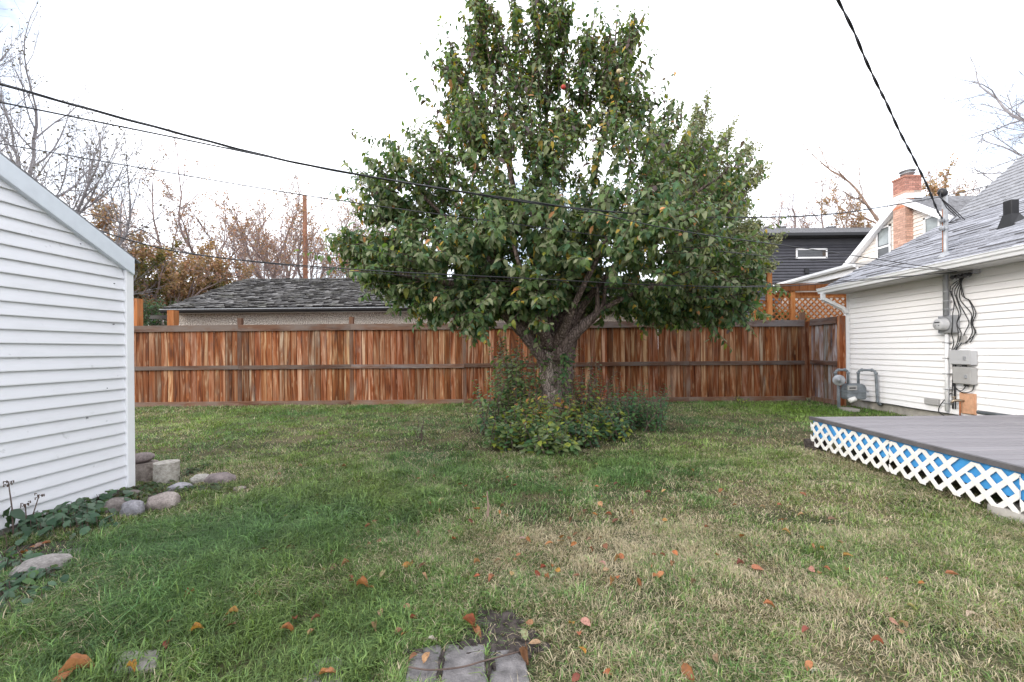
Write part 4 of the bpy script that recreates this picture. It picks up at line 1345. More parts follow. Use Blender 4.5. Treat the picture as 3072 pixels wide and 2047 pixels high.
BL = [  # crop px: cx, cy, rx, ry, depth offset, depth radius m, shoots, upright
    (215, 1190, 210, 100, -0.3, 0.8, 44, 0.2), (320, 1290, 220, 120, -0.3, 0.8, 46, 0.1), (520, 1250, 330, 250, -0.4, 1.3, 105, 0.2), (540, 1440, 170, 100, -0.5, 0.8, 36, -0.3), (1650, 1470, 260, 80, 0.5, 0.8, 50, -0.2), (1180, 1430, 120, 70, 0.4, 0.6, 16, 0), (760, 1400, 260, 110, -0.2, 0.9, 40, 0), (900, 1190, 420, 290, -0.5, 1.4, 170, 0.3),
    (1420, 1180, 420, 290, -0.5, 1.4, 170, 0.3), (1450, 1400, 330, 100, 0.3, 1.0, 50, 0.0), (1780, 1300, 215, 220, 0.4, 1.0, 92, 0.1), (1800, 1440, 150, 90, 0.4, 0.7, 28, -0.3), (380, 900, 220, 180, -0.2, 1.0, 55, 0.4), (270, 1010, 140, 110, -0.2, 0.8, 24, 0.3),
    (760, 830, 370, 330, -0.2, 1.3, 125, 0.6), (1230, 850, 380, 330, -0.2, 1.3, 120, 0.6), (1690, 940, 220, 260, 0.3, 1.0, 70, 0.5), (1580, 730, 200, 150, 0.2, 0.9, 26, 0.6), (1520, 590, 130, 110, 0.2, 0.6, 12, 0.7), (470, 700, 120, 140, 0, 0.6, 12, 0.6),
    (640, 440, 150, 270, 0, 0.7, 52, 0.9), (560, 330, 80, 90, 0, 0.4, 10, 0.8), (700, 190, 90, 130, 0, 0.5, 14, 0.9), (860, 250, 110, 230, 0, 0.6, 30, 0.95), (1050, 250, 100, 220, 0.1, 0.6, 28, 0.95), (1080, 120, 80, 90, 0, 0.4, 9, 0.9), (1330, 290, 110, 220, 0.1, 0.6, 38, 0.95), (1400, 200, 60, 120, 0, 0.4, 8, 0.9), (1180, 480, 250, 180, 0.1, 0.8, 56, 0.8), (1190, 340, 110, 150, 0.1, 0.5, 22, 0.9), (950, 420, 90, 120, 0.1, 0.5, 10, 0.9), (620, 640, 170, 160, 0, 0.8, 24, 0.7), (765, 190, 50, 190, 0, 0.4, 14, 0.95), (960, 180, 50, 180, 0, 0.4, 10, 0.95), (1190, 190, 60, 120, 0, 0.4, 7, 0.95), (1370, 500, 130, 160, 0, 0.7, 30, 0.8),
    (800, 560, 260, 180, 0, 0.9, 45, 0.8), (690, 90, 80, 110, 0, 0.4, 12, 1), (1000, 40, 110, 60, 0, 0.4, 12, 1), (970, 1400, 160, 90, -0.9, 0.5, 20, 0.0), (950, 1490, 50, 40, -0.9, 0.3, 4, -0.4), (680, 1500, 90, 60, -0.6, 0.5, 12, -0.4)]
LP, LX, LZ, LS, LC = [], [], [], [], []
tw = MB()
ar = random.Random(21)
CEN = Vector((AX, AY, 2.6))
def leafcol(r_, h=0.0):
    t = r_.random()
    if t < 0.025: c = (0.30, 0.21, 0.04)
    elif t < 0.033: c = (0.42, 0.2, 0.09)
    elif t < 0.05: c = (0.16, 0.17, 0.03)
    elif t < 0.05 + 0.10 * h: c = (0.085, 0.058, 0.062)
    elif t < 0.36: c = (0.082, 0.125, 0.045)
    elif t < 0.60: c = (0.05, 0.098, 0.046)
    elif t < 0.80: c = (0.12, 0.15, 0.075)
    else: c = (0.18, 0.195, 0.115)
    k = r_.uniform(0.7, 1.35) * 1.18
    return tuple(x * k for x in c)
def shoot(p, d, ln, nl, size, r_, hfac, droop=0.5, acc=True):
    pts = [Vector(p)]
    n_ = 5
    dv = Vector(d).normalized()
    for i in range(n_):
        dv = (dv + Vector((r_.gauss(0, .12), r_.gauss(0, .12), r_.gauss(0.03, .1)))).normalized()
        pts.append(pts[-1] + dv * (ln / n_))
    tw.tube(pts, [0.0075 * (1 - 0.75 * i / n_) + 0.0015 for i in range(n_ + 1)], 4, cap=False)
    ang = r_.random() * 6.28
    for k in range(nl):
        f = (0.08 + 0.92 * (k + r_.random() * 0.7) / nl) * n_
        i = min(int(f), n_ - 1)
        q_ = pts[i].lerp(pts[i + 1], f - i)
        ang += 2.4 + r_.gauss(0, .3)
        t = (pts[i + 1] - pts[i]).normalized()
        a_ = t.orthogonal().normalized()
        b_ = t.cross(a_)
        out = a_ * math.cos(ang) + b_ * math.sin(ang)
        ax = (out * 0.85 + t * r_.uniform(0.1, 0.75) + Vector((0, 0, -droop * r_.uniform(0.2, 1.5)))).normalized()
        nz = (t * 0.4 + Vector((0, 0, 0.8)) + Vector((r_.gauss(0, .4), r_.gauss(0, .4) - 0.35, r_.gauss(0, .2))))
        s = size * r_.uniform(0.5, 1.2) * (1.0 if f < n_ * 0.85 else 0.8)
        LP.append(q_ + ax * 0.015); LX.append(ax); LZ.append(nz); LS.append(s); LC.append(leafcol(r_, hfac))
for (cx, cy, rx, ry, do, dr, ns, up) in BL:
    u0, v0 = 1000 + cx / 1.568, cy / 1.568
    d0 = AD + do
    C0 = Vector(at(u0, v0, d0))
    sx, sz = rx / 1.568 / F * d0, ry / 1.568 / F * d0
    for i in range(int(ns * 1.62)):
        while True:
            w = Vector((ar.uniform(-1, 1), ar.uniform(-1, 1), ar.uniform(-1, 1)))
            if w.length < 1 and w.length > 0.05: break
        w = w.normalized() * (w.length ** 0.55)
        ln = ar.uniform(0.28, 0.6)
        p = C0 + Vector((w.x * (sx - 0.12), w.y * dr, w.z * (sz - 0.12)))
        rad = (p - CEN).normalized()
        d = rad * (1 - 0.5 * up) + w * 0.5 + Vector((0, 0, up * 1.2 - 0.15)) + Vector((ar.gauss(0, .3), ar.gauss(0, .3), ar.gauss(0, .3)))
        nlv = int(ar.uniform(20, 34) * (0.85 if p.z > 4 else 1.0))
        if w.length > 0.72 and ar.random() < 0.15:
            ln *= ar.uniform(1.3, 1.8); nlv = int(nlv * 0.8)
            d = d + w.normalized() * 1.0
            p = p - d.normalized() * ln * 0.25
        else:
            p = p - d.normalized() * ln * 0.55
        hf = min(1, max(0, (p.z - 2.8) / 2))
        shoot(p, d, ln, nlv, 0.115 if p.z < 4 else 0.105, ar, hf, 0.75)
# single long sprays on the outline
for (ca, cb, nl) in (((520, 540), (300, 440), 34), ((430, 640), (320, 590), 16), ((400, 700), (120, 590), 40), ((330, 760), (140, 690), 26), ((520, 330), (480, 140), 12), ((1360, 160), (1345, 30), 12), ((1420, 180), (1445, 45), 12), ((1290, 140), (1265, 25), 14),
                     ((1500, 520), (1500, 440), 16), ((1850, 720), (2030, 745), 36), ((1800, 700), (1830, 620), 18), ((1850, 800), (1940, 830), 18), ((1050, 120), (1130, 50), 14), ((1120, 250), (1190, 140), 14), ((760, 120), (730, 10), 14), ((640, 150), (610, 30), 16),
                     ((300, 850), (165, 800), 26), ((150, 1170), (30, 1140), 26), ((260, 1230), (60, 1210), 30), ((2000, 1260), (2060, 1330), 26), ((950, 60), (960, -20), 12), ((880, 60), (855, -10), 12), ((250, 1330), (150, 1350), 20), ((460, 1440), (440, 1530), 26), ((1880, 1450), (1880, 1550), 26)):
    A_ = Vector(at(1000 + ca[0] / 1.568, ca[1] / 1.568, AD - 0.2)); B_ = Vector(at(1000 + cb[0] / 1.568, cb[1] / 1.568, AD - 0.25))
    shoot(A_, B_ - A_, (B_ - A_).length, nl, 0.115, ar, 0.8, 0.8)
# thin hanging vine twigs by the trunk
LPa, LXa, LZa, LSa, LCa = (np.array([tuple(x) for x in L_]) if i < 3 else np.array(L_) for i, L_ in enumerate((LP, LX, LZ, LS, LC)))
# nearest, best visible leaves become single leaves
dist = np.linalg.norm(LPa - np.array([0, 0, H]), axis=1)
order = np.argsort(dist - LSa * 12)[:280]
mask = np.ones(len(LPa), bool); mask[order] = False
crown = bpy.data.objects.new('crown', leaves_mesh('crown', LPa[mask] - np.array(apple.location), LXa[mask], LZa[mask], LSa[mask], LCa[mask], M['leaf'], np.abs(nr.normal(0.3, 0.2, mask.sum()))))
COL.objects.link(crown); crown.parent = apple; crown['kind'] = 'stuff'
lm = [leaf_single(M['leaf_obj'], 1.0, c) for c in (0.15, 0.3, 0.45)]
for j in order:
    X = Vector(LXa[j]).normalized(); Z = Vector(LZa[j]); Y = Z.cross(X).normalized(); Z = X.cross(Y)
    o = bpy.data.objects.new('leaf', lm[j % 3])
    COL.objects.link(o); o.parent = crown
    o.matrix_local = Matrix.Translation(Vector(LPa[j]) - apple.location) @ Matrix((X, Y, Z)).transposed().to_4x4() @ Matrix.Scale(LSa[j], 4)
    o.color = (*LCa[j], 1)
tw.build('twigs', M['twig'], apple)['kind'] = 'stuff'
# apples left on the tree
for (u, v, c) in ((1690, 262, (0.4, 0.04, 0.03)), (1864, 240, (0.45, 0.36, 0.22)), (1856, 215, (0.4, 0.33, 0.2))):
    p = at(u, v, AD - 0.75)
    m = MB().lathe((p[0], p[1], p[2]), (0, 0, 1), [(-0.032, 0.012), (-0.026, 0.027), (0, 0.036), (0.022, 0.03), (0.03, 0.014), (0.026, 0.004)], 12)
    m.build('apple', plain('apple_skin', c, 0.4, 0.15, 9), apple, smooth=True)

# ------------------------------------------------------------------ BUSHES at the trunk
def bush(name, label, spec, size, cols, seed, cat='shrub', leafw=1.0):
    """spec: (u_base, v_base, count, spread px, height m lo, hi, leaves)"""
    global tw
    r_ = random.Random(seed)
    saved = (LP[:], LX[:], LZ[:], LS[:], LC[:])
    for L_ in (LP, LX, LZ, LS, LC): L_.clear()
    tw = MB()
    b0 = onground(spec[0][0], spec[0][1])
    root = thing(name, label, cat, b0)
    for (u, v, n_, sp, h0, h1, nl) in spec:
        for i in range(n_):
            x, y_, _ = onground(u + r_.uniform(-sp, sp), v + r_.uniform(-sp * 0.22, sp * 0.22))
            h_ = r_.uniform(h0, h1)
            shoot((x, y_, gz(x, y_) - 0.01), (r_.gauss(0, .25), r_.gauss(0, .25), 1), h_, max(5, int(nl * r_.uniform(0.7, 1.2))), size, r_, 0, 0.25)
    for i in range(len(LC)):
        c = r_.choice(cols); k = r_.uniform(0.8, 1.2)
        LC[i] = tuple(x * k for x in c)
    P_, X_, Z_, S_, C_ = (np.array([tuple(x) for x in L_]) if i < 3 else np.array(L_) for i, L_ in enumerate((LP, LX, LZ, LS, LC)))
    o = bpy.data.objects.new('foliage', leaves_mesh('foliage', P_ - np.array(b0), X_, Z_, S_, C_, M['leaf'], np.abs(nr.normal(0.2, 0.15, len(P_)))))
    COL.objects.link(o); o.parent = root; o['kind'] = 'stuff'
    tw.build('stems', M['twig'], root)['kind'] = 'stuff'
    for L_, s_ in zip((LP, LX, LZ, LS, LC), saved): L_[:] = s_
    return root
GR, DG, YG, OL, OR_, RD = (0.085, 0.155, 0.055), (0.05, 0.11, 0.05), (0.25, 0.28, 0.05), (0.15, 0.19, 0.075), (0.42, 0.2, 0.08), (0.25, 0.06, 0.04)
PG = (0.18, 0.22, 0.125)
bush('sucker_shrub', 'tall leafy green shoots growing left of the apple trunk', [(1558, 1280, 50, 48, 0.9, 1.62, 40), (1500, 1290, 18, 50, 0.5, 1.0, 26)], 0.092, [GR, GR, DG, OL, OL, PG], 3)
bush('sucker_shrub', 'yellow green leafy shoots in front of the apple trunk', [(1650, 1320, 34, 80, 0.3, 0.72, 26), (1590, 1300, 14, 30, 0.5, 0.85, 24), (1735, 1290, 18, 40, 0.4, 0.95, 24)], 0.092, [YG, YG, OL, OL, GR, (0.26, 0.25, 0.05), GR, OL, OR_], 4)
bush('sucker_shrub', 'loose shoots with small dull leaves right of the apple trunk', [(1800, 1270, 22, 60, 0.5, 1.05, 22), (1755, 1265, 16, 30, 0.8, 1.25, 26), (1890, 1265, 14, 60, 0.3, 0.7, 18)], 0.07, [GR, DG, OL, (0.08, 0.1, 0.05), RD], 5)
bush('low_shrub', 'dense low dark green shrub at the left foot of the apple tree', [(1560, 1335, 66, 100, 0.2, 0.5, 26), (1650, 1355, 36, 70, 0.15, 0.4, 22)], 0.098, [DG, GR, GR, OL, OL, YG, PG], 6)
bush('low_shrub', 'low bluish green leafy shrub at the right foot of the apple tree', [(1790, 1310, 46, 80, 0.2, 0.45, 22), (1730, 1335, 24, 55, 0.15, 0.4, 20)], 0.098, [DG, (0.05, 0.10, 0.06), (0.06, 0.11, 0.065), GR, OL, YG], 7)
bush('low_shrub', 'pale green feathery shrub on the right end of the undergrowth', [(1920, 1285, 50, 65, 0.3, 0.75, 24)], 0.072, [(0.06, 0.13, 0.06), (0.07, 0.14, 0.075), DG, GR], 8)
bush('weed', 'small pale weed seedling in the lawn left of the apple tree', [(1265, 1325, 7, 14, 0.18, 0.42, 9)], 0.06, [PG, (0.16, 0.2, 0.1)], 9, 'weed')
bush('weed', 'sparse young shoots in the grass just left of the undergrowth', [(1440, 1300, 9, 40, 0.15, 0.55, 10)], 0.06, [PG, OL, GR], 10, 'weed')
bush('weed', 'yellow green weed in the grass against the fence right of the tree', [(2230, 1212, 9, 25, 0.08, 0.2, 12)], 0.06, [YG, GR], 12, 'weed')
# vine climbing on the trunk
tw = MB()
sv = (LP[:], LX[:], LZ[:], LS[:], LC[:])
for L_ in (LP, LX, LZ, LS, LC): L_.clear()
vr = random.Random(4)
for k in range(3):
    P0, _ = smooth_path(*lift([(1690 + 6 * k, 1260, 1, -.3), (1686 + 8 * k, 1180, 1, -.32), (1690 + 4 * k, 1110, 1, -.36), (1694, 1060, 1, -.45)]), 4)
    for a_, b_ in zip(P0, P0[1:]): shoot(a_, b_ - a_ + Vector((vr.gauss(0, .02), -0.03, 0)), (b_ - a_).length * 1.2, 4, 0.078, vr, 0, 0.5)
for i in range(len(LC)): LC[i] = vr.choice((GR, DG, DG, OL))
vb = at(1690, 1260, AD - .3)
vine = thing('climbing_vine', 'green vine climbing up the right side of the apple trunk', 'vine', vb)
P_, X_, Z_, S_, C_ = (np.array([tuple(x) for x in L_]) if i < 3 else np.array(L_) for i, L_ in enumerate((LP, LX, LZ, LS, LC)))
o = bpy.data.objects.new('foliage', leaves_mesh('foliage', P_ - np.array(vb), X_, Z_, S_, C_, M['leaf'], np.full(len(P_), 0.2)))
COL.objects.link(o); o.parent = vine; o['kind'] = 'stuff'
tw.build('stem', M['twig'], vine)
for L_, s_ in zip((LP, LX, LZ, LS, LC), sv): L_[:] = s_

# ------------------------------------------------------------------ BACKGROUND TREES
def grow(mb, lf, p, d, ln, r, lvl, r_, o):
    n_ = max(2, min(6, int(ln / o['seg']) + 1)) if lvl else (2 if ln > 0.5 else 1)
    pts, rad = [Vector(p)], [r]
    dv = Vector(d).normalized()
    re = r * (0.55 if lvl else 0.25)
    for i in range(n_):
        dv = (dv + Vector((r_.gauss(0, o['jit']), r_.gauss(0, o['jit']), r_.gauss(o['up'], o['jit'])))).normalized()
        pts.append(pts[-1] + dv * (ln / n_))
        rad.append(r + (re - r) * (i + 1) / n_)
    mb.tube(pts, rad, 7 if r > 0.05 else (4 if r > 0.022 else 3), cap=False)
    if lvl == 0 or (lvl <= 1 and r_.random() < 0.5):
        for k in range(o['leaves'] if lvl == 0 else o['leaves'] // 2):
            t = r_.uniform(0.2, 1) * n_
            i = min(int(t), n_ - 1)
            q_ = pts[i].lerp(pts[i + 1], t - i) + Vector((r_.gauss(0, .05), r_.gauss(0, .05), r_.gauss(0, .05)))
            lf.append((q_, Vector((r_.gauss(0, 1), r_.gauss(0, 1), r_.gauss(-.5, .6))), Vector((r_.gauss(0, 1), r_.gauss(-.4, 1), r_.gauss(0.3, 1))), o['lsize'] * r_.uniform(0.6, 1.3), r_.choice(o['lcol'])))
    if lvl == 0: return
    nk = o['kids'][lvl - 1]
    for k in range(nk):
        t = (o['from'] + (1 - o['from']) * (k + r_.random()) / nk) * n_
        i = min(int(t), n_ - 1)
        q_ = pts[i].lerp(pts[i + 1], t - i)
        rr = (rad[i] + (rad[i + 1] - rad[i]) * (t - i))
        ax = (pts[i + 1] - pts[i]).normalized()
        side_ = ax.orthogonal().normalized()
        side_ = Matrix.Rotation(r_.random() * 6.283, 3, ax) @ side_
        ang = R(o['ang']) * r_.uniform(0.7, 1.25)
        nd = ax * math.cos(ang) + side_ * math.sin(ang)
        grow(mb, lf, q_, nd, ln * o['ratio'] * r_.uniform(0.7, 1.15) * (1.15 - 0.45 * t / n_), max(o['rmin'], rr * 0.62), lvl - 1, r_, o)
    # continuation
    grow(mb, lf, pts[-1], dv, ln * o['ratio'] * r_.uniform(0.7, 1.0), max(o['rmin'], rad[-1] * 0.9), lvl - 1, r_, o)
BASE = dict(seg=0.5, jit=0.13, up=0.03, leaves=0, lsize=0.1, lcol=[(0.3, 0.1, 0.04)], kids=(4, 4, 5, 4), ang=42, ratio=0.62, rmin=0.006)
BASE['from'] = 0.3
def bg_tree(name, label, base, stems, opt, seed, mat, group=None, lvl=4, cat='tree'):
    o = dict(BASE); o.update(opt)
    r_ = random.Random(seed)
    t = thing(name, label, cat, base, group)
    mb, lf = MB(), []
    tr = MB()
    for (d, ln, r0) in stems:
        start = Vector(base) + Vector((r_.uniform(-.3, .3) * (len(stems) > 1), r_.uniform(-.2, .2), 0))
        dv = Vector(d).normalized()
        tl = o.get('trunk', 1.5)
        tr.tube([start, start + dv * tl * 0.5, start + dv * tl], [r0 * 1.25, r0 * 1.05, r0], 8)
        grow(mb, lf, start + dv * tl, dv, ln, r0, lvl, r_, o)
    tr.build('trunk', mat, t, smooth=True)
    mb.build('branches', mat, t)['kind'] = 'stuff'
    if lf:
        P_ = np.array([tuple(a[0]) for a in lf]); X_ = np.array([tuple(a[1]) for a in lf]); Z_ = np.array([tuple(a[2]) for a in lf])
        S_ = np.array([a[3] for a in lf]); C_ = np.array([a[4] for a in lf]) * nr.uniform(0.75, 1.25, (len(lf), 1))
        ob = bpy.data.objects.new('crown', far_leaves_mesh('crown', P_ - np.array(base), X_, Z_, S_, C_, M['far_leaf']))
        COL.objects.link(ob); ob.parent = t; ob['kind'] = 'stuff'
    return t
REDB = [(0.38, 0.2, 0.15), (0.3, 0.18, 0.15), (0.42, 0.22, 0.15), (0.24, 0.16, 0.14)]
ORG = [(0.42, 0.25, 0.17), (0.38, 0.2, 0.14), (0.36, 0.25, 0.17), (0.28, 0.2, 0.14), (0.44, 0.28, 0.17)]
# large bare tree at the far left
bx, by = -21.5, 15.5
bg_tree('bare_tree', 'big bare grey tree reaching over the shed roof from the left edge', (bx, by, 0),
        [((0.55, 0, 1), 6.5, 0.15), ((0.95, -0.12, 0.85), 5.6, 0.12), ((0.15, -0.1, 1), 7.5, 0.16), ((1.1, 0.15, 0.48), 5.6, 0.10)], dict(seg=0.6, ang=34, kids=(4, 4, 5, 4), ratio=0.66, up=0.09, rmin=0.008, jit=0.11, leaves=1, lsize=0.09, lcol=[(0.1, 0.08, 0.08)]), 31, M['twig_grey'])
# row behind the garage
def back_tree(u, vt, d, seed, leaves, cols, mat, label, name='autumn_tree', stems=6, spread=0.5, group='thin trees behind the garage', lsize=0.1, kids=(4, 4, 4, 4), lean=0):
    x, _, zt = at(u, vt, d)
    hgt_ = zt * 1.32
    r_ = random.Random(seed)
    st = []
    for k in range(stems):
        a_ = 2 * math.pi * k / stems + r_.random()
        st.append(((math.cos(a_) * spread + lean, math.sin(a_) * spread, 1), hgt_ * 0.36 * r_.uniform(0.85, 1.1), 0.05 + 0.003 * hgt_))
    return bg_tree(name, label, (x, d, 0), st, dict(trunk=hgt_ * 0.16, leaves=leaves, lcol=cols, lsize=lsize, kids=kids, ratio=0.6, ang=33, rmin=0.0075, up=0.05, seg=0.6), seed, mat, group)
back_tree(690, 505, 24, 41, 1, REDB, M['twig_brown'], 'tallest thin brown tree behind the garage, left of the utility pole')
back_tree(990, 560, 23, 42, 2, REDB, M['twig_brown'], 'thin reddish tree behind the garage, right of the utility pole', stems=6)
back_tree(560, 600, 27, 43, 1, REDB, M['twig_brown'], 'sparse leaning brown tree behind the garage roof corner', stems=5, lean=0.1)
back_tree(820, 590, 28, 44, 2, REDB, M['twig_brown'], 'low reddish tree close behind the utility pole', stems=6)
back_tree(1120, 640, 28, 46, 2, REDB, M['twig_brown'], 'reddish tree half hidden by the left side of the apple tree', stems=5)
back_tree(400, 690, 17, 47, 5, ORG, M['twig_brown'], 'dense orange leaved tree rising just right of the shed roof', stems=6, group=None, lsize=0.12)
back_tree(500, 770, 19, 48, 4, [(0.16, 0.15, 0.05), (0.2, 0.13, 0.06), (0.25, 0.17, 0.07), (0.1, 0.11, 0.05)], M['twig_brown'], 'olive and brown tree behind the two cedar posts', stems=6, group=None, lsize=0.12, spread=0.5)
back_tree(350, 760, 20, 49, 5, [(0.2, 0.11, 0.05), (0.26, 0.15, 0.05), (0.13, 0.11, 0.05)], M['twig_brown'], 'brown leaved tree partly hidden by the shed eave', stems=6, group=None, lsize=0.12, spread=0.5)
# right hand trees
def right_tree(u, vb, vt, d, seed, leaves, cols, mat, label, stems=3, spread=0.4, group=None, lsize=0.1, kids=(4, 4, 5, 4), rmin=0.01):
    x, _, zt = at(u, vt, d)
    r_ = random.Random(seed)
    st = []
    for k in range(stems):
        a_ = 2 * math.pi * k / stems + r_.random()
        st.append(((math.cos(a_) * spread, math.sin(a_) * spread, 1), zt * 0.46 * r_.uniform(0.85, 1.1), 0.09 + 0.004 * zt))
    return bg_tree('autumn_tree' if leaves else 'bare_tree', label, (x, d, 0), st, dict(trunk=zt * 0.3, leaves=leaves, lcol=cols, lsize=lsize, kids=kids, ratio=0.58, ang=38, rmin=rmin, seg=0.7), seed, mat, group)
right_tree(2870, 600, 370, 26, 61, 0, ORG, M['twig_tan'], 'bare spreading tree rising behind the brick chimney', 4, 0.5, rmin=0.014)
right_tree(2870, 600, 560, 24, 62, 7, ORG, M['twig_tan'], 'orange leaved tree behind the ridge of the gabled house', 5, 0.6, lsize=0.13)
right_tree(2655, 700, 660, 28, 63, 2, ORG, M['twig_tan'], 'small orange brown tree behind the left slope of the gabled house', 4, 0.4, lsize=0.12)
right_tree(2480, 700, 620, 34, 64, 1, REDB, M['twig_brown'], 'low bare reddish tree behind the dark house roof', 5, 0.45)
right_tree(2360, 700, 635, 36, 65, 1, REDB, M['twig_brown'], 'thin bare tree tips above the left part of the dark roof', 5, 0.4)
bg_tree('bare_tree', 'bare tree whose thin branch tips enter at the top right', (22.5, 15, 0), [((-0.5, 0.1, 1), 5.8, 0.11), ((-0.1, 0, 1), 6, 0.14)], dict(trunk=4.5, seg=0.6, ang=40, up=-0.02, rmin=0.008), 71, M['twig_grey'])
# grey-green fine leaved tree behind the apple tree
x, _, zt = at(2000, 270, 12.0)
bg_tree('willow_tree', 'grey green fine leaved tree showing behind the right side of the apple tree', (x, 12.0, 0),
        [((-0.12, 0.1, 1), zt * 0.37, 0.08), ((0.02, -0.1, 1), zt * 0.40, 0.08), ((0.12, 0.1, 1), zt * 0.40, 0.08), ((0.22, 0, 1), zt * 0.37, 0.08), ((0.34, -0.1, 1), zt * 0.31, 0.07), ((0.46, 0.1, 1), zt * 0.25, 0.06), ((0.62, -0.1, 0.8), zt * 0.2, 0.06), ((0.8, 0, 0.5), zt * 0.16, 0.05)],
        dict(trunk=1.9, leaves=9, lsize=0.085, lcol=[(0.2, 0.22, 0.14), (0.26, 0.27, 0.17), (0.14, 0.165, 0.10), (0.31, 0.29, 0.2)], kids=(4, 5, 5, 4), ratio=0.55, ang=30, up=0.05, jit=0.09), 86, M['twig'])
# hedge
hm = MB()
tw = MB()
for L_ in (LP, LX, LZ, LS, LC): L_.clear()
hr = random.Random(9)
hb = at(455, 1000, 13.5)
for k in range(150):
    x, y_, z_ = at(hr.uniform(395, 530), hr.uniform(925, 1010), hr.uniform(13.0, 14.0))
    shoot((x, y_, z_), (hr.gauss(0, .4), hr.gauss(-.3, .4), 1), 0.4, 14, 0.09, hr, 0, 0.4)
for i in range(len(LC)): LC[i] = hr.choice(((0.04, 0.085, 0.04), (0.05, 0.1, 0.04), (0.03, 0.06, 0.03)))
P_, X_, Z_, S_, C_ = (np.array([tuple(x) for x in L_]) if i < 3 else np.array(L_) for i, L_ in enumerate((LP, LX, LZ, LS, LC)))
hedge = thing('hedge', 'dark green hedge visible between the two cedar posts behind the fence', 'hedge', (hb[0], 13.5, 0))
o = bpy.data.objects.new('foliage', leaves_mesh('foliage', P_ - np.array(hedge.location), X_, Z_, S_, C_, M['leaf'], np.full(len(P_), 0.2)))
COL.objects.link(o); o.parent = hedge; o['kind'] = 'stuff'
tw.build('stems', M['twig'], hedge)['kind'] = 'stuff'
for k in range(5):
    xx = hb[0] - 0.7 + 0.35 * k
    MB().tube([(xx, 13.5, 0), (xx + 0.1, 13.5, 1.2), (xx, 13.5, 2.0)], 0.03, 6).build('trunk', M['twig'], hedge)

# ------------------------------------------------------------------ WIRES
def wire(label, uv, plan0, plan1, r, strands=1, pitch=1.1, name='overhead_wire', sub=14):
    """uv points along the wire in the photo; in plan the wire is a straight line from plan0 to plan1 (x, y)"""
    (xa, ya), (xb, yb) = plan0, plan1
    P = []
    for u, v in uv:
        a, b = lev(u, v)
        k = a / F                                # x = k*y on the ray; intersect with plan line
        dx, dy = xb - xa, yb - ya
        t = (k * ya - xa) / (dx - k * dy)
        y_ = ya + t * dy
        P.append(Vector((xa + t * dx, y_, H - b / F * y_)))
    P, _ = smooth_path(P, [1] * len(P), sub)
    root = thing(name, label, 'cable', tuple(P[0]))
    if strands == 1:
        MB().tube(P, r, 6).build('strand', M['cable'], root, smooth=True)
    else:
        for s_ in range(strands):
            Q, L0 = [], 0
            for i, p in enumerate(P):
                if i: L0 += (P[i] - P[i - 1]).length
                t = (P[min(i + 1, len(P) - 1)] - P[max(i - 1, 0)]).normalized()
                a_ = t.cross(Vector((0, 0, 1))).normalized(); b_ = t.cross(a_)
                ph = L0 / pitch * 6.283 + s_ * 6.283 / strands
                Q.append(p + (a_ * math.cos(ph) + b_ * math.sin(ph)) * r * 1.15)
            MB().tube(Q, r, 6).build('strand', M['cable'], root, smooth=True)
    return root
k_ = 1.3056
wire('thick twisted black cable crossing in front of the apple tree', [(-250, 175), (0, 252), (457, 379), (914, 494), (1363, 572), (1632, 614), (1958, 645), (2220, 653), (2480, 644), (2690, 614), (2870, 581), (2985, 551), (3060, 525)], (-3.75, 3.0), (10.0, 9.3), 0.005, 3, 1.1, sub=16)
wire('thin black wire just below the thick twisted cable at left', [(-250, 262), (0, 307), (500, 408), (936, 497), (1300, 562), (1698, 622), (2048, 694), (2460, 752), (2870, 815)], (-3.75, 3.0), (6.55, 6.5), 0.0058)
wire('thin sagging wire passing below the thick cable and above the utility pole', [(-250, 385), (0, 431), (500, 517), (1024, 603), (1629, 684), (2048, 741), (2400, 778), (2872, 814)], (-5.2, 4.1), (6.5, 6.55), 0.0052)
wire('lowest black wire running from the shed roof toward the eave', [(200, 668), (261, 682), (560, 760), (1024, 806), (1550, 834), (2048, 858), (2400, 856), (2868, 816)], (-4.4, 4.1), (6.5, 6.6), 0.0062)
wire('faint thin wire above the lowest one beside the shed roof', [(100, 595), (172, 616), (420, 688), (560, 757), (1024, 812), (1550, 846), (2048, 868), (2860, 819)], (-5.2, 4.9), (6.5, 6.62), 0.0042)
# service drop
sp = [(2440, -160), (2514, 0), (2561, 94), (2596, 178), (2635, 261), (2661, 313), (2701, 400), (2740, 474), (2783, 561), (2812, 632), (2826, 655)]
P = []
for i, (u, v) in enumerate(sp):
    t = i / (len(sp) - 1)
    P.append(Vector(at(u, v, 1 / (1 / 3.9 + (1 / 6.8 - 1 / 3.9) * t))))
P, _ = smooth_path(P, [1] * len(P), 10)
drop = thing('service_drop', 'twisted black service cable dropping from the top edge to the mast', 'cable', tuple(P[-1]))
for s_ in range(2):
    Q, L0 = [], 0
    for i, p in enumerate(P):
        if i: L0 += (P[i] - P[i - 1]).length
        t = (P[min(i + 1, len(P) - 1)] - P[max(i - 1, 0)]).normalized()
        a_ = t.cross(Vector((0, 0, 1))).normalized(); b_ = t.cross(a_)
        ph = L0 / 0.55 * 6.283 + s_ * 3.14159
        Q.append(p + (a_ * math.cos(ph) + b_ * math.sin(ph)) * 0.007)
    MB().tube(Q, 0.0075, 6).build('strand', M['cable'], drop, smooth=True)

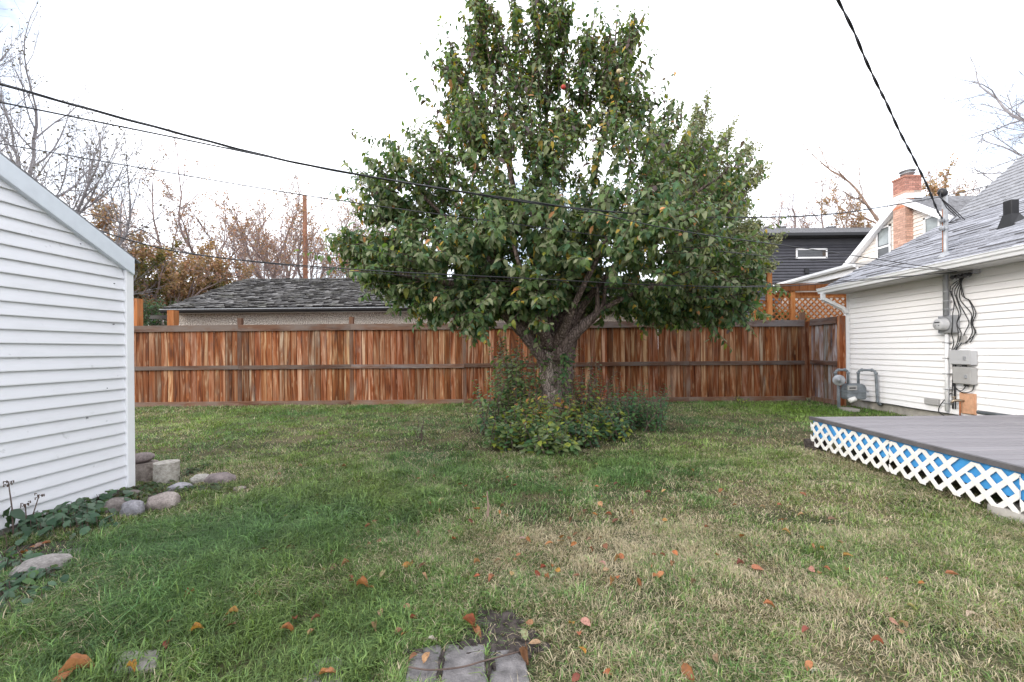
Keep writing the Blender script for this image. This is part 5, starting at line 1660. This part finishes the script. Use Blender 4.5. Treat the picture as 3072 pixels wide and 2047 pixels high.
# ------------------------------------------------------------------ STONES, PIERS, PAVERS
def stone(label, u0, u1, v0, v1, mat, seed, flat=0.75, name='stone', zbase=None, yl=0.9):
    a, b = lev((u0 + u1) / 2, v1)
    x, y_, _ = onground((u0 + u1) / 2, v1 - (v1 - v0) * 0.18)
    w = (u1 - u0) / F * y_ / 2
    h_ = (v1 - v0) / F * y_ * flat
    z_ = 0 if zbase is None else zbase
    bm = bmesh.new()
    bmesh.ops.create_icosphere(bm, subdivisions=4, radius=1)
    for v in bm.verts:
        p = v.co.copy()
        n_ = 0.22 * mnoise.noise(p * 1.1 + Vector((seed, 0, 0))) + 0.10 * mnoise.noise(p * 2.6 + Vector((0, seed, 0))) + 0.05 * mnoise.noise(p * 6) + 0.022 * mnoise.noise(p * 15)
        q_ = p * (1 + n_)
        q_.z = math.copysign(abs(q_.z) ** 0.85, q_.z)
        v.co = Vector((q_.x * w, q_.y * w * yl, q_.z * h_ * 0.62))
    me = bpy.data.meshes.new(name)
    bm.to_mesh(me); bm.free()
    me.materials.append(mat)
    me.polygons.foreach_set('use_smooth', [True] * len(me.polygons))
    o = link(name, me, None, (x, y_, z_ + h_ * 0.36))
    return tag(o, label, 'stone', 'stones edging the bed by the shed')
ST = {k: stone_mat('stone_' + k, a, b) for k, a, b in (('dark', (0.10, 0.085, 0.078), (0.27, 0.235, 0.22)), ('blue', (0.17, 0.165, 0.18), (0.34, 0.325, 0.345)), ('pink', (0.19, 0.155, 0.14), (0.36, 0.31, 0.285)),
      ('pale', (0.26, 0.24, 0.21), (0.55, 0.52, 0.48)), ('brown', (0.12, 0.10, 0.095), (0.29, 0.24, 0.23)), ('grey', (0.18, 0.165, 0.155), (0.35, 0.325, 0.305)))}
stone('large dark streaked round stone leaning on a bluish stone by the shed', 313, 386, 1494, 1551, ST['dark'], 1.2, 0.85)
stone('bluish grey pointed stone leaning against the large dark round stone', 368, 427, 1506, 1556, ST['blue'], 2.7, 0.95)
stone('pinkish brown rounded stone half sunk in the grass edge', 451, 533, 1482, 1532, ST['pink'], 3.1, 0.9)
stone('flat lavender grey stone in front of the white concrete pier', 510, 568, 1448, 1480, ST['blue'], 4.4, 0.8)
stone('small whitish angular stone beside the reddish grey stone', 577, 629, 1424, 1452, ST['pale'], 5.9, 0.85)
stone('reddish grey stone at the far end of the stone row', 623, 699, 1420, 1455, ST['brown'], 6.3, 0.85)
stone('small grey stone in the ivy below the shed corner', 375, 420, 1470, 1495, ST['dark'], 7.5, 0.8)
stone('big pale rounded boulder at the left edge of the lawn', 57, 190, 1668, 1738, ST['grey'], 8.2, 0.75)
stone('low flat stone tucked beside the big pale boulder', 188, 268, 1668, 1704, ST['pale'], 9.4, 0.55)
stone('flat pale stone on the dark soil behind the big boulder', 172, 250, 1640, 1672, ST['grey'], 10.1, 0.45)
stone('grey stone almost buried in the long grass', 355, 408, 1655, 1682, ST['grey'], 11.6, 0.5)
stone('tan stone sunk flush in the grass right of the stone row', 700, 735, 1450, 1474, ST['pink'], 12.1, 0.4)
stone('grey stone cut off by the left edge beside the soil', -40, 16, 1680, 1725, ST['grey'], 13.1, 0.7)
def pier(name, label, u0, u1, v0, v1, mat, seed, amp, cat):
    x, y_, _ = onground((u0 + u1) / 2, v1)
    y_ += 0.08
    x = lev((u0 + u1) / 2, v1)[0] / F * y_
    w = (u1 - u0) / F * y_ / 2
    zt = H - lev((u0 + u1) / 2, v0 + 4)[1] / F * y_
    n_, mm = 28, 12
    vs, fs = [], []
    for j in range(mm + 1):
        for i in range(n_):
            a_ = 2 * math.pi * i / n_
            z_ = -0.05 + (zt + 0.05) * j / mm
            r_ = w * (1 + 0.02 * j / mm) * (1 + amp * (mnoise.noise(Vector((math.cos(a_) * 3 + seed, math.sin(a_) * 3, z_ * 16))) + 0.5 * mnoise.noise(Vector((math.cos(a_) * 9, math.sin(a_) * 9 + seed, z_ * 40)))))
            vs.append((x + r_ * math.cos(a_), y_ + r_ * math.sin(a_), z_))
    for j in range(mm):
        for i in range(n_): fs.append((j * n_ + i, j * n_ + (i + 1) % n_, (j + 1) * n_ + (i + 1) % n_, (j + 1) * n_ + i))
    vs.append((x, y_, zt + 0.004)); c = len(vs) - 1
    for i in range(n_): fs.append((mm * n_ + i, mm * n_ + (i + 1) % n_, c))
    m = MB(); m.add(vs, fs)
    o = m.build(name, mat, None, (x, y_, 0), smooth=True)
    mod = o.modifiers.new('edge', 'EDGE_SPLIT'); mod.split_angle = R(50)
    tag(o, label, cat)
    return x, y_, zt, w
p1 = pier('concrete_pier', 'rough brown grey concrete pier with a stone on top by the shed corner', 398, 464, 1384, 1449, stone_mat('rough_pier', (0.16, 0.13, 0.115), (0.38, 0.33, 0.30), 30), 3.3, 0.05, 'pier')
pc = stone_mat('weathered_pier', (0.25, 0.225, 0.195), (0.50, 0.47, 0.42), 26)
p2_ = pier('concrete_pier', 'pale whitish concrete pier standing right of the stone topped pier', 470, 531, 1382, 1459, pc, 8.8, 0.022, 'pier')
bm = bmesh.new()
bmesh.ops.create_icosphere(bm, subdivisions=4, radius=1)
for v in bm.verts:
    p = v.co.copy()
    n_ = 0.14 * mnoise.noise(p * 1.3 + Vector((4, 4, 0))) + 0.03 * mnoise.noise(p * 6)
    v.co = Vector((p.x * (1 + n_) * 0.112, p.y * (1 + n_) * 0.09, p.z * (1 + n_) * 0.052))
me = bpy.data.meshes.new('stone'); bm.to_mesh(me); bm.free()
me.materials.append(ST['brown']); me.polygons.foreach_set('use_smooth', [True] * len(me.polygons))
tag(link('stone', me, None, (p1[0] - 0.025, p1[1], p1[2] + 0.043), (0, R(-7), 0.2)), 'oval purplish brown stone resting on top of the rough pier', 'stone', 'stones edging the bed by the shed')

PAV = []
M['stone_slab'] = plain('sunken_slab', (0.25, 0.23, 0.215), 0.92, 0.3, 14, 0.2, bump=0.5)
def paver(label, quad, z=0.012, mat=None, hgt_=0.05, name='paving_slab'):
    P4 = [onground(u, v, 0) for u, v in quad]
    PAV.append([(p[0], p[1]) for p in P4])
    c = Vector((sum(p[0] for p in P4) / 4, sum(p[1] for p in P4) / 4, 0))
    out = []
    for i in range(4):
        p, q_ = Vector(P4[i]), Vector(P4[(i + 1) % 4])
        for j in range(9):
            r_ = p.lerp(q_, j / 9)
            e_ = mnoise.noise_vector(r_ * 40) * 0.004 + mnoise.noise_vector(r_ * 110) * 0.0025
            if j == 0: e_ = e_ + (c - r_).normalized() * 0.008
            out.append((r_.x + e_.x, r_.y + e_.y, gz(c.x, c.y) + z - hgt_))
    m = MB().prism(out, (0, 0, hgt_))
    o = m.build(name, mat or M['paver'], None, tuple(c))
    bevel(o, 0.006)
    tag(o, label, 'slab', 'paving slabs sunk in the lawn')
    return c
paver('grey paving slab left of the dark joint at the bottom edge', [(1212, 2080), (1236, 1965), (1325, 1946), (1316, 2080)])
paver('grey paving slab in the middle of the three at the bottom edge', [(1324, 2080), (1332, 1944), (1455, 1944), (1462, 2080)])
paver('darker soil covered paving slab right of the other two', [(1470, 2080), (1463, 1960), (1572, 1952), (1592, 2080)], 0.009)
paver('pale concrete slab showing through the grass at the lower left', [(330, 2030), (372, 1968), (478, 1962), (470, 2020)], 0.012, M['stone_slab'])
paver('pale slab half covered by grass left of the grey paving slabs', [(900, 2080), (925, 1985), (1025, 1975), (1030, 2080)], 0.008, M['stone_slab'])
paver('pale slab corner showing at the lower left edge of the lawn', [(-40, 1960), (-30, 1930), (58, 1925), (60, 1965)], 0.008, M['stone_slab'])
for (u, v, rx, ry, sd_) in ((1560, 1962, .05, .022, 1.7), (1475, 2000, .018, .06, 2.9), (1325, 2010, .012, .07, 4.4), (1240, 1972, .03, .015, 6.1), (1400, 1946, .06, .012, 7.7)):
    x, y_, _ = onground(u, v)
    tag(patch('soil_crumbs', blob_poly(x, y_, rx, ry, 40, sd_, 0.6), 0.015, M['soil']), kind='stuff')
pts = []
for u, v in ((1225, 2008), (1290, 2016), (1380, 2006), (1450, 1988), (1510, 1968), (1570, 1948)):
    x, y_, _ = onground(u, v, 0.03)
    pts.append((x, y_, gz(x, y_) + 0.028))
P, _ = smooth_path([Vector(p) for p in pts], [1] * len(pts), 5)
tag(MB().tube(P, 0.0032, 6).build('dry_twig', M['twig'], None, tuple(P[0])), 'thin dark twig lying across the grey paving slabs', 'twig')
P = [Vector(onground(u, v, 0.03)) for u, v in ((1465, 1570), (1462, 1530), (1466, 1492))]
x, y_, _ = onground(1463, 1560)
tag(MB().tube([(x, y_, 0), (x + 0.005, y_, 0.1), (x - 0.003, y_ + 0.005, 0.21)], [0.012, 0.008, 0.004], 6).build('dry_stalk', M['twig_tan'], None, (x, y_, 0)), 'upright dry brown stalk standing in the middle of the lawn', 'stalk')

# ------------------------------------------------------------------ plants by the shed
def broad_plant(label, cells, size, cols, seed, name='ground_cover', cat='plant', hh=0.12):
    r_ = random.Random(seed)
    P_, X_, Z_, S_, C_ = [], [], [], [], []
    st = MB()
    b0 = onground(*cells[0][:2])
    for (u, v, n_, sx, sy) in cells:
        cx, cy, _ = onground(u, v)
        for i in range(n_):
            x, y_ = cx + r_.gauss(0, sx), cy + r_.gauss(0, sy)
            if x < XS + 0.02: x = XS + 0.02 + abs(r_.gauss(0, 0.05))
            z_ = gz(x, y_) + r_.uniform(0.02, hh)
            a_ = r_.random() * 6.28
            P_.append((x, y_, z_)); X_.append((math.cos(a_), math.sin(a_) - 0.2, -0.35)); Z_.append((r_.gauss(0.1, .25), r_.gauss(-.25, .25), 1))
            S_.append(size * r_.uniform(0.6, 1.25)); k = r_.uniform(0.8, 1.2); C_.append(tuple(c * k for c in r_.choice(cols)))
            st.tube([(x + r_.gauss(0, .01), y_ + 0.01, 0), (x, y_, z_)], 0.002, 3, cap=False)
    root = thing(name, label, cat, b0)
    o = bpy.data.objects.new('foliage', leaves_mesh('foliage', np.array(P_) - np.array(b0), np.array(X_), np.array(Z_), np.array(S_), np.array(C_), M['leaf'], np.abs(nr.normal(0.15, 0.1, len(P_)))))
    COL.objects.link(o); o.parent = root; o['kind'] = 'stuff'
    st.build('stems', M['twig'], root)['kind'] = 'stuff'
    return root
BG = [(0.075, 0.135, 0.08), (0.10, 0.16, 0.105), (0.05, 0.10, 0.06), (0.14, 0.19, 0.14)]
broad_plant('bed of broad bluish green leaves along the base of the shed wall', [(130, 1598, 70, .12, .10), (190, 1572, 80, .12, .10), (250, 1560, 80, .12, .11), (280, 1590, 50, .08, .07), (245, 1535, 40, .06, .14), (280, 1515, 24, .05, .1)], 0.085, BG, 14)
broad_plant('clump of round green leaves around the big pale boulder at left', [(30, 1720, 60, .05, .06), (75, 1765, 60, .06, .06), (20, 1790, 50, .05, .07), (55, 1830, 40, .06, .06), (5, 1690, 30, .03, .05), (120, 1740, 18, .03, .03), (10, 1880, 26, .05, .05)], 0.062, BG + [GR], 15, hh=0.09)
broad_plant('low small leaved ivy filling the ground between the stones', [(440, 1470, 120, .13, .11), (400, 1500, 90, .1, .08), (480, 1455, 60, .08, .08), (350, 1480, 40, .06, .1), (540, 1490, 70, .1, .07), (560, 1420, 50, .1, .08), (600, 1475, 60, .1, .05)], 0.045, [(0.055, 0.085, 0.035), (0.075, 0.10, 0.045), (0.045, 0.08, 0.035), (0.10, 0.115, 0.06)], 16, hh=0.07)
dr = random.Random(3)
stk = thing('dried_flower', 'tall dried flower stalks with curled seed heads against the white shed', 'plant', onground(50, 1600))
for (ub, vb, ut, vt, n_) in ((40, 1590, 25, 1445, 3), (70, 1575, 118, 1484, 3), (72, 1575, 76, 1512, 1)):
    a_, bb = lev(ub, vb)
    dep = (XS + 0.09) * F / a_
    b_ = Vector((XS + 0.09, dep, 0.0))
    a_, bb = lev(ut, vt)
    dep = (XS + 0.06) * F / a_
    t_ = Vector((XS + 0.06, dep, H - bb / F * dep))
    mid = b_.lerp(t_, 0.5) + Vector((0.01, 0, 0))
    MB().tube([b_, mid, t_], [0.005, 0.004, 0.003], 5).build('stem', M['twig'], stk)
    m = MB()
    for k in range(7):
        a_ = k * 0.9
        c_ = t_ + Vector((0.012 * math.cos(a_), 0.012 * math.sin(a_), dr.uniform(-0.02, 0.012)))
        m.tube([c_, c_ + Vector((0.012 * math.cos(a_), 0.01 * math.sin(a_), 0.004)), c_ + Vector((0.012 * math.cos(a_), 0.01 * math.sin(a_), -0.012))], 0.0035, 4)
    m.build('seed_head', M['twig'], stk)
    P_, X_, Z_, S_, C_ = [], [], [], [], []
    for k in range(n_ * 2 + 2):
        f = dr.uniform(0.05, 0.65)
        a_ = dr.choice((0, 3.14)) + dr.gauss(0, .5)
        P_.append(tuple(b_.lerp(t_, f))); X_.append((math.cos(a_), math.sin(a_) * 0.6, -0.5)); Z_.append((dr.gauss(0, .2), -0.5, 1)); S_.append(dr.uniform(0.07, 0.11)); C_.append((0.06, 0.10, 0.07))
    o = bpy.data.objects.new('foliage', leaves_mesh('foliage', np.array(P_) - np.array(stk.location), np.array(X_), np.array(Z_), np.array(S_), np.array(C_), M['leaf'], np.full(len(P_), 0.4)))
    COL.objects.link(o); o.parent = stk

# ------------------------------------------------------------------ FALLEN LEAVES
LCOL = {'b': (0.18, 0.085, 0.05), 'o': (0.34, 0.155, 0.065), 't': (0.34, 0.235, 0.14), 'r': (0.22, 0.075, 0.04), 'y': (0.42, 0.23, 0.045), 'p': (0.40, 0.34, 0.28), 'g': (0.25, 0.29, 0.14)}
NAMEC = {'b': 'brown', 'o': 'orange', 't': 'tan', 'r': 'dark red', 'y': 'yellow', 'p': 'pale bleached', 'g': 'pale green'}
A8 = "20,75,b 125,185,b 70,275,b 640,60,b 1117,103,y 1383,150,t 1752,47,o 820,195,b 860,210,o 620,225,b 690,297,o 885,250,t 1110,160,t 1195,210,b 1760,210,o 1890,190,b 1655,180,b 1515,240,t 1390,300,p 2110,260,b 2220,255,t 1785,337,t 1840,390,r 2005,393,o 1640,400,t 1178,352,t 1090,385,o 615,370,b 670,380,o 640,450,p 230,450,b 415,490,t 750,525,b 772,578,r 530,550,b 1620,480,t 1250,560,t 1292,560,o 1430,597,o 1600,600,o 1710,560,t 1780,560,t 1820,618,b 2175,480,p 10,570,t 60,615,b 262,608,b 935,712,o 490,730,o 190,712,t 25,740,o 555,750,b 1075,700,t 1390,748,r 1455,742,o 1490,770,y 1415,825,o 1455,818,p 935,822,o 1035,815,t 1175,795,t 575,812,t 150,880,O 70,845,b 285,815,t 1800,740,p 1825,785,t 1865,868,o 1905,840,o 2150,820,o 2195,815,o 2285,735,o 2300,665,o 2155,680,b 2220,670,b 495,1095,r 445,1025,t 270,1075,t 435,1205,o 390,1210,t 885,1150,R 935,1180,O 1295,1133,o 1262,1212,g 1585,1125,y 1685,1125,t 1640,1190,o 1660,1332,y 1330,1260,t 1275,1340,R 1840,1485,o 1620,1525,r 585,1380,t 615,1265,p 495,1385,b 235,1165,t"
A7 = "2210,155,p 1920,212,b 2055,280,b 2180,275,o 2130,450,b 2085,430,b 2320,500,t 1995,640,b 1805,665,B 1740,790,t 1660,840,b 1295,775,t 1480,820,p 1445,810,b 1080,760,t 990,800,t 850,910,o 870,945,b 830,965,t 1040,890,p 975,880,t 1305,975,O 1285,1055,o 1400,1045,o 1610,930,t 1705,940,o 1775,965,o 1840,980,t 1155,1145,r 1360,1200,y 1590,1160,b 1990,1180,O 2030,1125,b 1600,1090,y 2140,1210,t 2170,1105,b 540,1445,X 430,1520,O 330,1120,t 905,1450,y 2240,1480,o 2290,1480,o 1245,1540,b 700,430,o 570,430,o 170,640,o 240,600,o 320,595,o 270,600,t 955,275,o 890,320,o 2150,650,b 2300,760,t 2290,665,b"
A9 = "70,95,o 100,170,t 400,180,t 865,78,r 830,250,r 668,322,r 260,240,r 165,480,r 715,522,o 1022,452,o 1090,600,t 905,622,o 1135,692,o 240,672,o 400,725,b 520,755,O 990,780,o 945,800,t 890,780,t 1125,785,o 1385,838,r 1640,880,o 1855,825,o 2060,735,p 600,1015,o 1520,1150,t 1500,1185,t 1460,1140,t 1995,1100,p 845,1190,r 1335,1255,r 240,1385,t 910,1460,p 870,1440,o 40,1490,R 1580,1040,t 960,632,y 550,335,t 1410,410,t 1030,420,b"
fr = random.Random(17)
def dry_leaf(wide, curl, roll, seed):
    q_ = random.Random(seed)
    vs, fs, nl = [], [], 9
    for i in range(nl + 1):
        t = i / nl
        hw = 0.27 * wide * (math.sin(math.pi * min(1, t * 1.02) ** 0.8) ** 0.8) * (1 + q_.uniform(-0.16, 0.16)) + 0.012
        for j in (-1, -0.5, 0, 0.5, 1):
            yv = j * hw
            zz = -curl * (t - 0.4) ** 2 + roll * abs(j) ** 2.2 * hw * 1.5 + q_.uniform(-0.012, 0.012) + (0.03 if j == 0 else 0)
            vs.append((t, yv * (1 - 0.35 * abs(roll) * abs(j)), zz))
    for i in range(nl):
        for j in range(4):
            a = i * 5 + j
            fs.append((a, a + 1, a + 6, a + 5))
    b = len(vs)
    vs += [(0.02, -0.012, 0.03), (0.02, 0.012, 0.03), (-0.28, 0.03, 0.08)]
    fs.append((b, b + 1, b + 2))
    me = bpy.data.meshes.new('fallen_leaf')
    me.from_pydata([(x - 0.5, y, z) for x, y, z in vs], [], fs)
    me.materials.append(M['dry_leaf'])
    me.polygons.foreach_set('use_smooth', [True] * len(fs))
    return me
fm = [dry_leaf(w, c, r_, i) for i, (w, c, r_) in enumerate(((1.0, 0.5, 0.3), (0.8, 0.9, 0.8), (1.25, 0.3, 0.15), (1.0, -0.2, 0.7), (1.0, 1.0, 1.0)))]
def zone(u, v):
    if u < 560 and v < 1680: return 'on the bed beside the shed stones'
    if v > 1880 and 1150 < u < 1650: return 'beside the paving slabs'
    if u > 2250: return 'in the dry grass below the deck'
    if v < 1480: return 'in the grass below the apple tree'
    if u < 900 and v > 1680: return 'in the long grass at the lower left'
    if u < 1100: return 'in the dark green grass at left'
    if u < 2000 and v < 1750: return 'in the straw coloured patch of lawn'
    return 'in the lower middle of the lawn'
SPECIAL = {'X': 'largest curled orange leaf in the grass at the lower left corner'}
specials = {(150, 880): 'curled orange leaf standing up in the grass left of the paving slabs', (885, 1150): 'bright red orange crumpled leaf on bare soil above the slabs', (935, 1180): 'bright orange leaf touching the red one above the slabs',
            (1262, 1212): 'pale green heart shaped leaf on the soil above the slabs', (1275, 1340): 'dark red curled leaf right of the paving slabs', (1117, 103): 'yellow leaf alone in the grass in front of the undergrowth',
            (1305, 975): 'long curled orange leaf upright in the lower left grass', (430, 1520): 'orange leaf just left below the largest orange leaf', (1990, 1180): 'long bent orange leaf with a dark tip left of the slabs',
            (1805, 665): 'long dark brown curled leaf in the dark green grass', (520, 755): 'flat orange leaf casting a shadow right of the straw patch', (905, 1450): 'yellow leaf lying on the pale slab at lower left', (40, 1490): 'dark red leaf at the bottom edge right of the slabs', (1660, 1332): 'small yellow leaf in the grass right of the slabs'}
for s_, (ox, oy) in ((A8, (1024, 1364)), (A7, (0, 1364)), (A9, (2048, 1364))):
    for tok in s_.split():
        a_, b_, c = tok.split(',')
        a_, b_ = int(a_), int(b_)
        u, v = ox + a_ / 2.297, oy + b_ / 2.297
        x, y_, _ = onground(u, v, 0.045)
        size = fr.uniform(0.042, 0.064) * (1.0 if y_ > 2.6 else 0.9)
        if c in 'OBR': size = 0.078
        if c == 'X': size = 0.125
        key = 'o' if c in 'OX' else c.lower()
        col = tuple(k * fr.uniform(0.8, 1.2) for k in LCOL[key])
        on_slab = (a_, b_) in ((905, 1450), (585, 1380))
        z_ = gz(x, y_) + (0.03 if on_slab else fr.uniform(0.02, 0.04))
        fi = fr.randrange(5)
        o = link('fallen_leaf', fm[fi], None, (x, y_, z_), (fr.gauss(0, .35), fr.gauss(0.1, .35), fr.random() * 6.28), (size, size, size), col)
        if c == 'X': o.rotation_euler = (R(-12), R(-6), R(35))
        lab = SPECIAL.get(c) or specials.get((a_, b_)) or f"{'small ' if size < 0.054 else ''}{('gently bent', 'narrow curled', 'broad flat', 'cupped', 'tightly curled')[fi]} {NAMEC[key]} fallen leaf {zone(u, v)}"
        tag(o, lab, 'leaf', 'fallen leaves on the lawn')

cl = [(875, 1450, 40), (1060, 1560, 60), (1130, 1700, 70), (1340, 1500, 60), (1560, 1560, 60), (1640, 1690, 50), (1900, 1560, 60), (1960, 1720, 60), (1800, 1450, 80), (720, 1680, 60), (620, 1850, 60), (950, 1480, 70), (2300, 1560, 80), (1500, 1420, 80)]
for i in range(84):
    u, v, sp_ = cl[i % len(cl)]
    u, v = u + fr.gauss(0, sp_ * 1.6), v + fr.gauss(0, sp_ * 0.6)
    if v < 1380 or v > 2030: continue
    x, y_, _ = onground(u, v, 0.03)
    if x < XS + 0.2 or x > DX - 0.1: continue
    key = fr.choice('bbbootr')
    size = fr.uniform(0.034, 0.056)
    fi = fr.randrange(5)
    o = link('fallen_leaf', fm[fi], None, (x, y_, gz(x, y_) + fr.uniform(0.02, 0.04)), (fr.gauss(0, .5), fr.gauss(0.1, .5), fr.random() * 6.28), (size,) * 3, tuple(k * fr.uniform(0.75, 1.2) for k in LCOL[key]))
    tag(o, f"tiny {('gently bent', 'narrow curled', 'broad flat', 'cupped', 'tightly curled')[fi]} {NAMEC[key]} fallen leaf {zone(u, v)}", 'leaf', 'fallen leaves on the lawn')

# ------------------------------------------------------------------ GRASS
def blades(n_, y0, y1, wmul, seed):
    g_ = np.random.default_rng(seed)
    Y = np.sqrt(g_.random(n_) * (y1 * y1 - y0 * y0) + y0 * y0)
    X = Y * (g_.random(n_) * 2.52 - 1.31)
    keep = np.ones(n_, bool)
    keep &= ~((X < XS + 0.04) & (Y < 3.9))
    keep &= ~((X > DX + 0.25) & (Y < DY - 0.1))
    keep &= ~((X > XH + 0.02))
    keep &= ~((X > 6.5) & (Y > 9.0)) & (Y < 10.04)
    for (sx, sy, rx, ry) in SOIL:
        q_ = ((X - sx) / rx) ** 2 + ((Y - sy) / ry) ** 2
        keep &= (q_ > 0.35 + 0.9 * fbm(X * 9, Y * 9, 3)) | (g_.random(n_) < 0.16)
    for P4 in PAV:
        cx, cy = np.mean([p[0] for p in P4]), np.mean([p[1] for p in P4])
        ins = np.ones(n_, bool)
        for i in range(4):
            (ax, ay), (bx_, by_) = P4[i], P4[(i + 1) % 4]
            cr0 = (bx_ - ax) * (cy - ay) - (by_ - ay) * (cx - ax)
            crp = (bx_ - ax) * (Y - ay) - (by_ - ay) * (X - ax)
            ins &= (crp * np.sign(cr0) > 0.0)
        keep &= ~ins | ((g_.random(n_) < 0.30 + 0.5 * (fbm(X * 14, Y * 14, 6) > 0.5)) & (cy > 1.4) & ((cx < -0.6)))
    dn = 0.35 + 0.65 * np.clip((fbm(X * 2.3, Y * 2.3, 31, 3) - 0.3) * 4, 0, 1)
    keep &= g_.random(n_) < dn
    X, Y = X[keep], Y[keep]
    return X, Y
def gauss(X, Y, cx, cy, rx, ry): return np.exp(-(((X - cx) / rx) ** 2 + ((Y - cy) / ry) ** 2))
def dryness(X, Y):
    t = fbm(X * 1.1, Y * 1.1, 71, 3) * 0.8 + fbm(X * 4.3, Y * 4.3, 77, 3) * 0.8 - 0.76
    t = t + 0.46 * gauss(X, Y, 0.25, 2.75, 0.85, 0.65) + 0.42 * gauss(X, Y, 2.1, 2.9, 1.1, 1.1) + 0.34 * gauss(X, Y, 3.6, 5.0, 0.8, 1.5) + 0.25 * gauss(X, Y, -0.4, 6.4, 1.0, 0.8) + 0.3 * gauss(X, Y, 2.3, 8.3, 1.8, 0.9) + 0.15 * gauss(X, Y, -2.6, 4.4, 1.0, 0.8) + 0.22 * gauss(X, Y, 0.6, 1.8, 0.8, 0.4)
    t = t - 0.42 * gauss(X, Y, -1.7, 3.2, 0.9, 1.2) - 0.2 * gauss(X, Y, -4, 8, 3, 1.6) - 0.25 * gauss(X, Y, 1.2, 4.4, 1.3, 0.55) - 0.4 * gauss(X, Y, 5.2, 8.5, 1.6, 1.3) - 0.2 * gauss(X, Y, -1.5, 1.9, 0.9, 0.5)
    return np.clip(t + 0.25, 0, 1)
VV, FF, SZ, CC = [], [], [], []
base = 0
for (n_, y0, y1, wm, seed) in ((270000, 1.35, 3.0, 0.64, 1), (230000, 3.0, 5.2, 0.95, 2), (280000, 5.2, 10.05, 2.0, 3)):
    X, Y = blades(n_, y0, y1, wm, seed)
    n_ = len(X)
    g_ = np.random.default_rng(seed + 50)
    dry = dryness(X, Y)
    dkg = np.clip(gauss(X, Y, -1.3, 3.1, 0.9, 0.7) + gauss(X, Y, -2.3, 3.0, 0.6, 0.6) + gauss(X, Y, 1.3, 4.3, 1.3, 0.45) + 0.7 * gauss(X, Y, -0.9, 4.3, 1.0, 0.4), 0, 1) * np.clip(3.2 * (fbm(X * 2.6, Y * 2.6, 61, 3) - 0.33), 0, 1) * 0.6
    lon = np.clip(0.8 * dkg + gauss(X, Y, -2.2, 2.6, 0.9, 1.0) + 0.7 * gauss(X, Y, -1.6, 3.6, 1.0, 0.8) + 0.8 * gauss(X, Y, 3.2, 4.0, 0.35, 1.6) + 0.5 * gauss(X, Y, 5, 9, 2, 1) + 0.5 * gauss(X, Y, -5, 9.5, 6, 0.7), 0, 1)
    tuft = fbm(X * 6.5, Y * 6.5, 91, 2)
    h_ = (0.044 + 0.055 * lon + 0.075 * (tuft - 0.42)) * g_.uniform(0.55, 1.35, n_) * (1 - 0.3 * dry)
    h_ = np.clip(h_, 0.012, 0.14)
    isdry = g_.random(n_) < dry * 0.92 * (1 - 0.8 * dkg)
    w_ = (0.0022 + 0.0016 * g_.random(n_)) * wm * np.where(isdry, 0.72, 1.0)
    th = fbm(X * 3.1, Y * 3.1, 12, 2) * 12.56 + g_.normal(0, 1.5, n_)
    lean = np.clip(g_.normal(0.75, 0.35, n_) + 0.2 * dry + 0.25 * lon, 0.05, 1.7)
    kink = np.where(isdry, 0.52, 0.35)
    dx_, dy_ = np.cos(th), np.sin(th)
    ph = g_.random(n_) * 6.28
    sx, sy = np.cos(ph) * 0.5 - dy_ * 0.8, np.sin(ph) * 0.5 + dx_ * 0.8
    z0 = hgt(X, Y) - 0.004
    v = np.zeros((n_, 5, 3))
    v[:, 0] = np.stack([X - sx * w_, Y - sy * w_, z0], -1)
    v[:, 1] = np.stack([X + sx * w_, Y + sy * w_, z0], -1)
    mx, my, mz = X + dx_ * h_ * lean * kink, Y + dy_ * h_ * lean * kink, z0 + h_ * 0.62 * (1 - 0.12 * lean)
    v[:, 2] = np.stack([mx + sx * w_ * 0.8, my + sy * w_ * 0.8, mz], -1)
    v[:, 3] = np.stack([mx - sx * w_ * 0.8, my - sy * w_ * 0.8, mz], -1)
    v[:, 4] = np.stack([X + dx_ * h_ * lean * 1.15, Y + dy_ * h_ * lean * 1.15, z0 + h_ * np.clip(1.05 - 0.55 * lean, 0.15, 1)], -1)
    r_ = g_.random((n_, 1))
    hue = np.clip(fbm(X * 0.8 + 9, Y * 0.8, 41, 2)[:, None] * 1.3 - 0.15 + g_.normal(0, .18, (n_, 1)), 0, 1)
    blue, yel = np.array([[0.075, 0.165, 0.06]]), np.array([[0.18, 0.24, 0.07]])
    hue = np.clip(hue * (1 - 0.85 * dkg[:, None]), 0, 1)
    bright = gauss(X, Y, 5.3, 8.6, 1.7, 1.2)[:, None]
    green = blue * (1 - hue) + yel * hue
    green = green * (1 - 0.5 * bright) + np.array([[0.15, 0.25, 0.025]]) * 0.5 * bright
    green = green * (0.4 + 1.25 * r_ ** 1.4) * (0.72 + 0.6 * tuft[:, None])
    straw = np.array([[0.60, 0.51, 0.36]]) * (1 - r_) + np.array([[0.33, 0.27, 0.18]]) * r_
    c = np.where(isdry[:, None], straw * g_.uniform(0.7, 1.15, (n_, 1)), green)
    VV.append(v.reshape(-1, 3)); CC.append(np.repeat(c, 5, 0))
    idx = (np.arange(n_) * 5 + base)[:, None]
    far_ = y0 > 5
    FF.append((idx + np.array([[0, 1, 4] if far_ else [0, 1, 2, 3, 3, 2, 4]])).ravel())
    SZ.append(np.tile(np.array([3] if far_ else [4, 3]), n_))
    base += n_ * 5
go = bpy.data.objects.new('grass', np_mesh('grass', np.concatenate(VV), np.concatenate(FF), np.concatenate(SZ), M['grass'], np.concatenate(CC)))
COL.objects.link(go)
tag(go, 'patchy autumn lawn grass, green and straw coloured', kind='stuff')
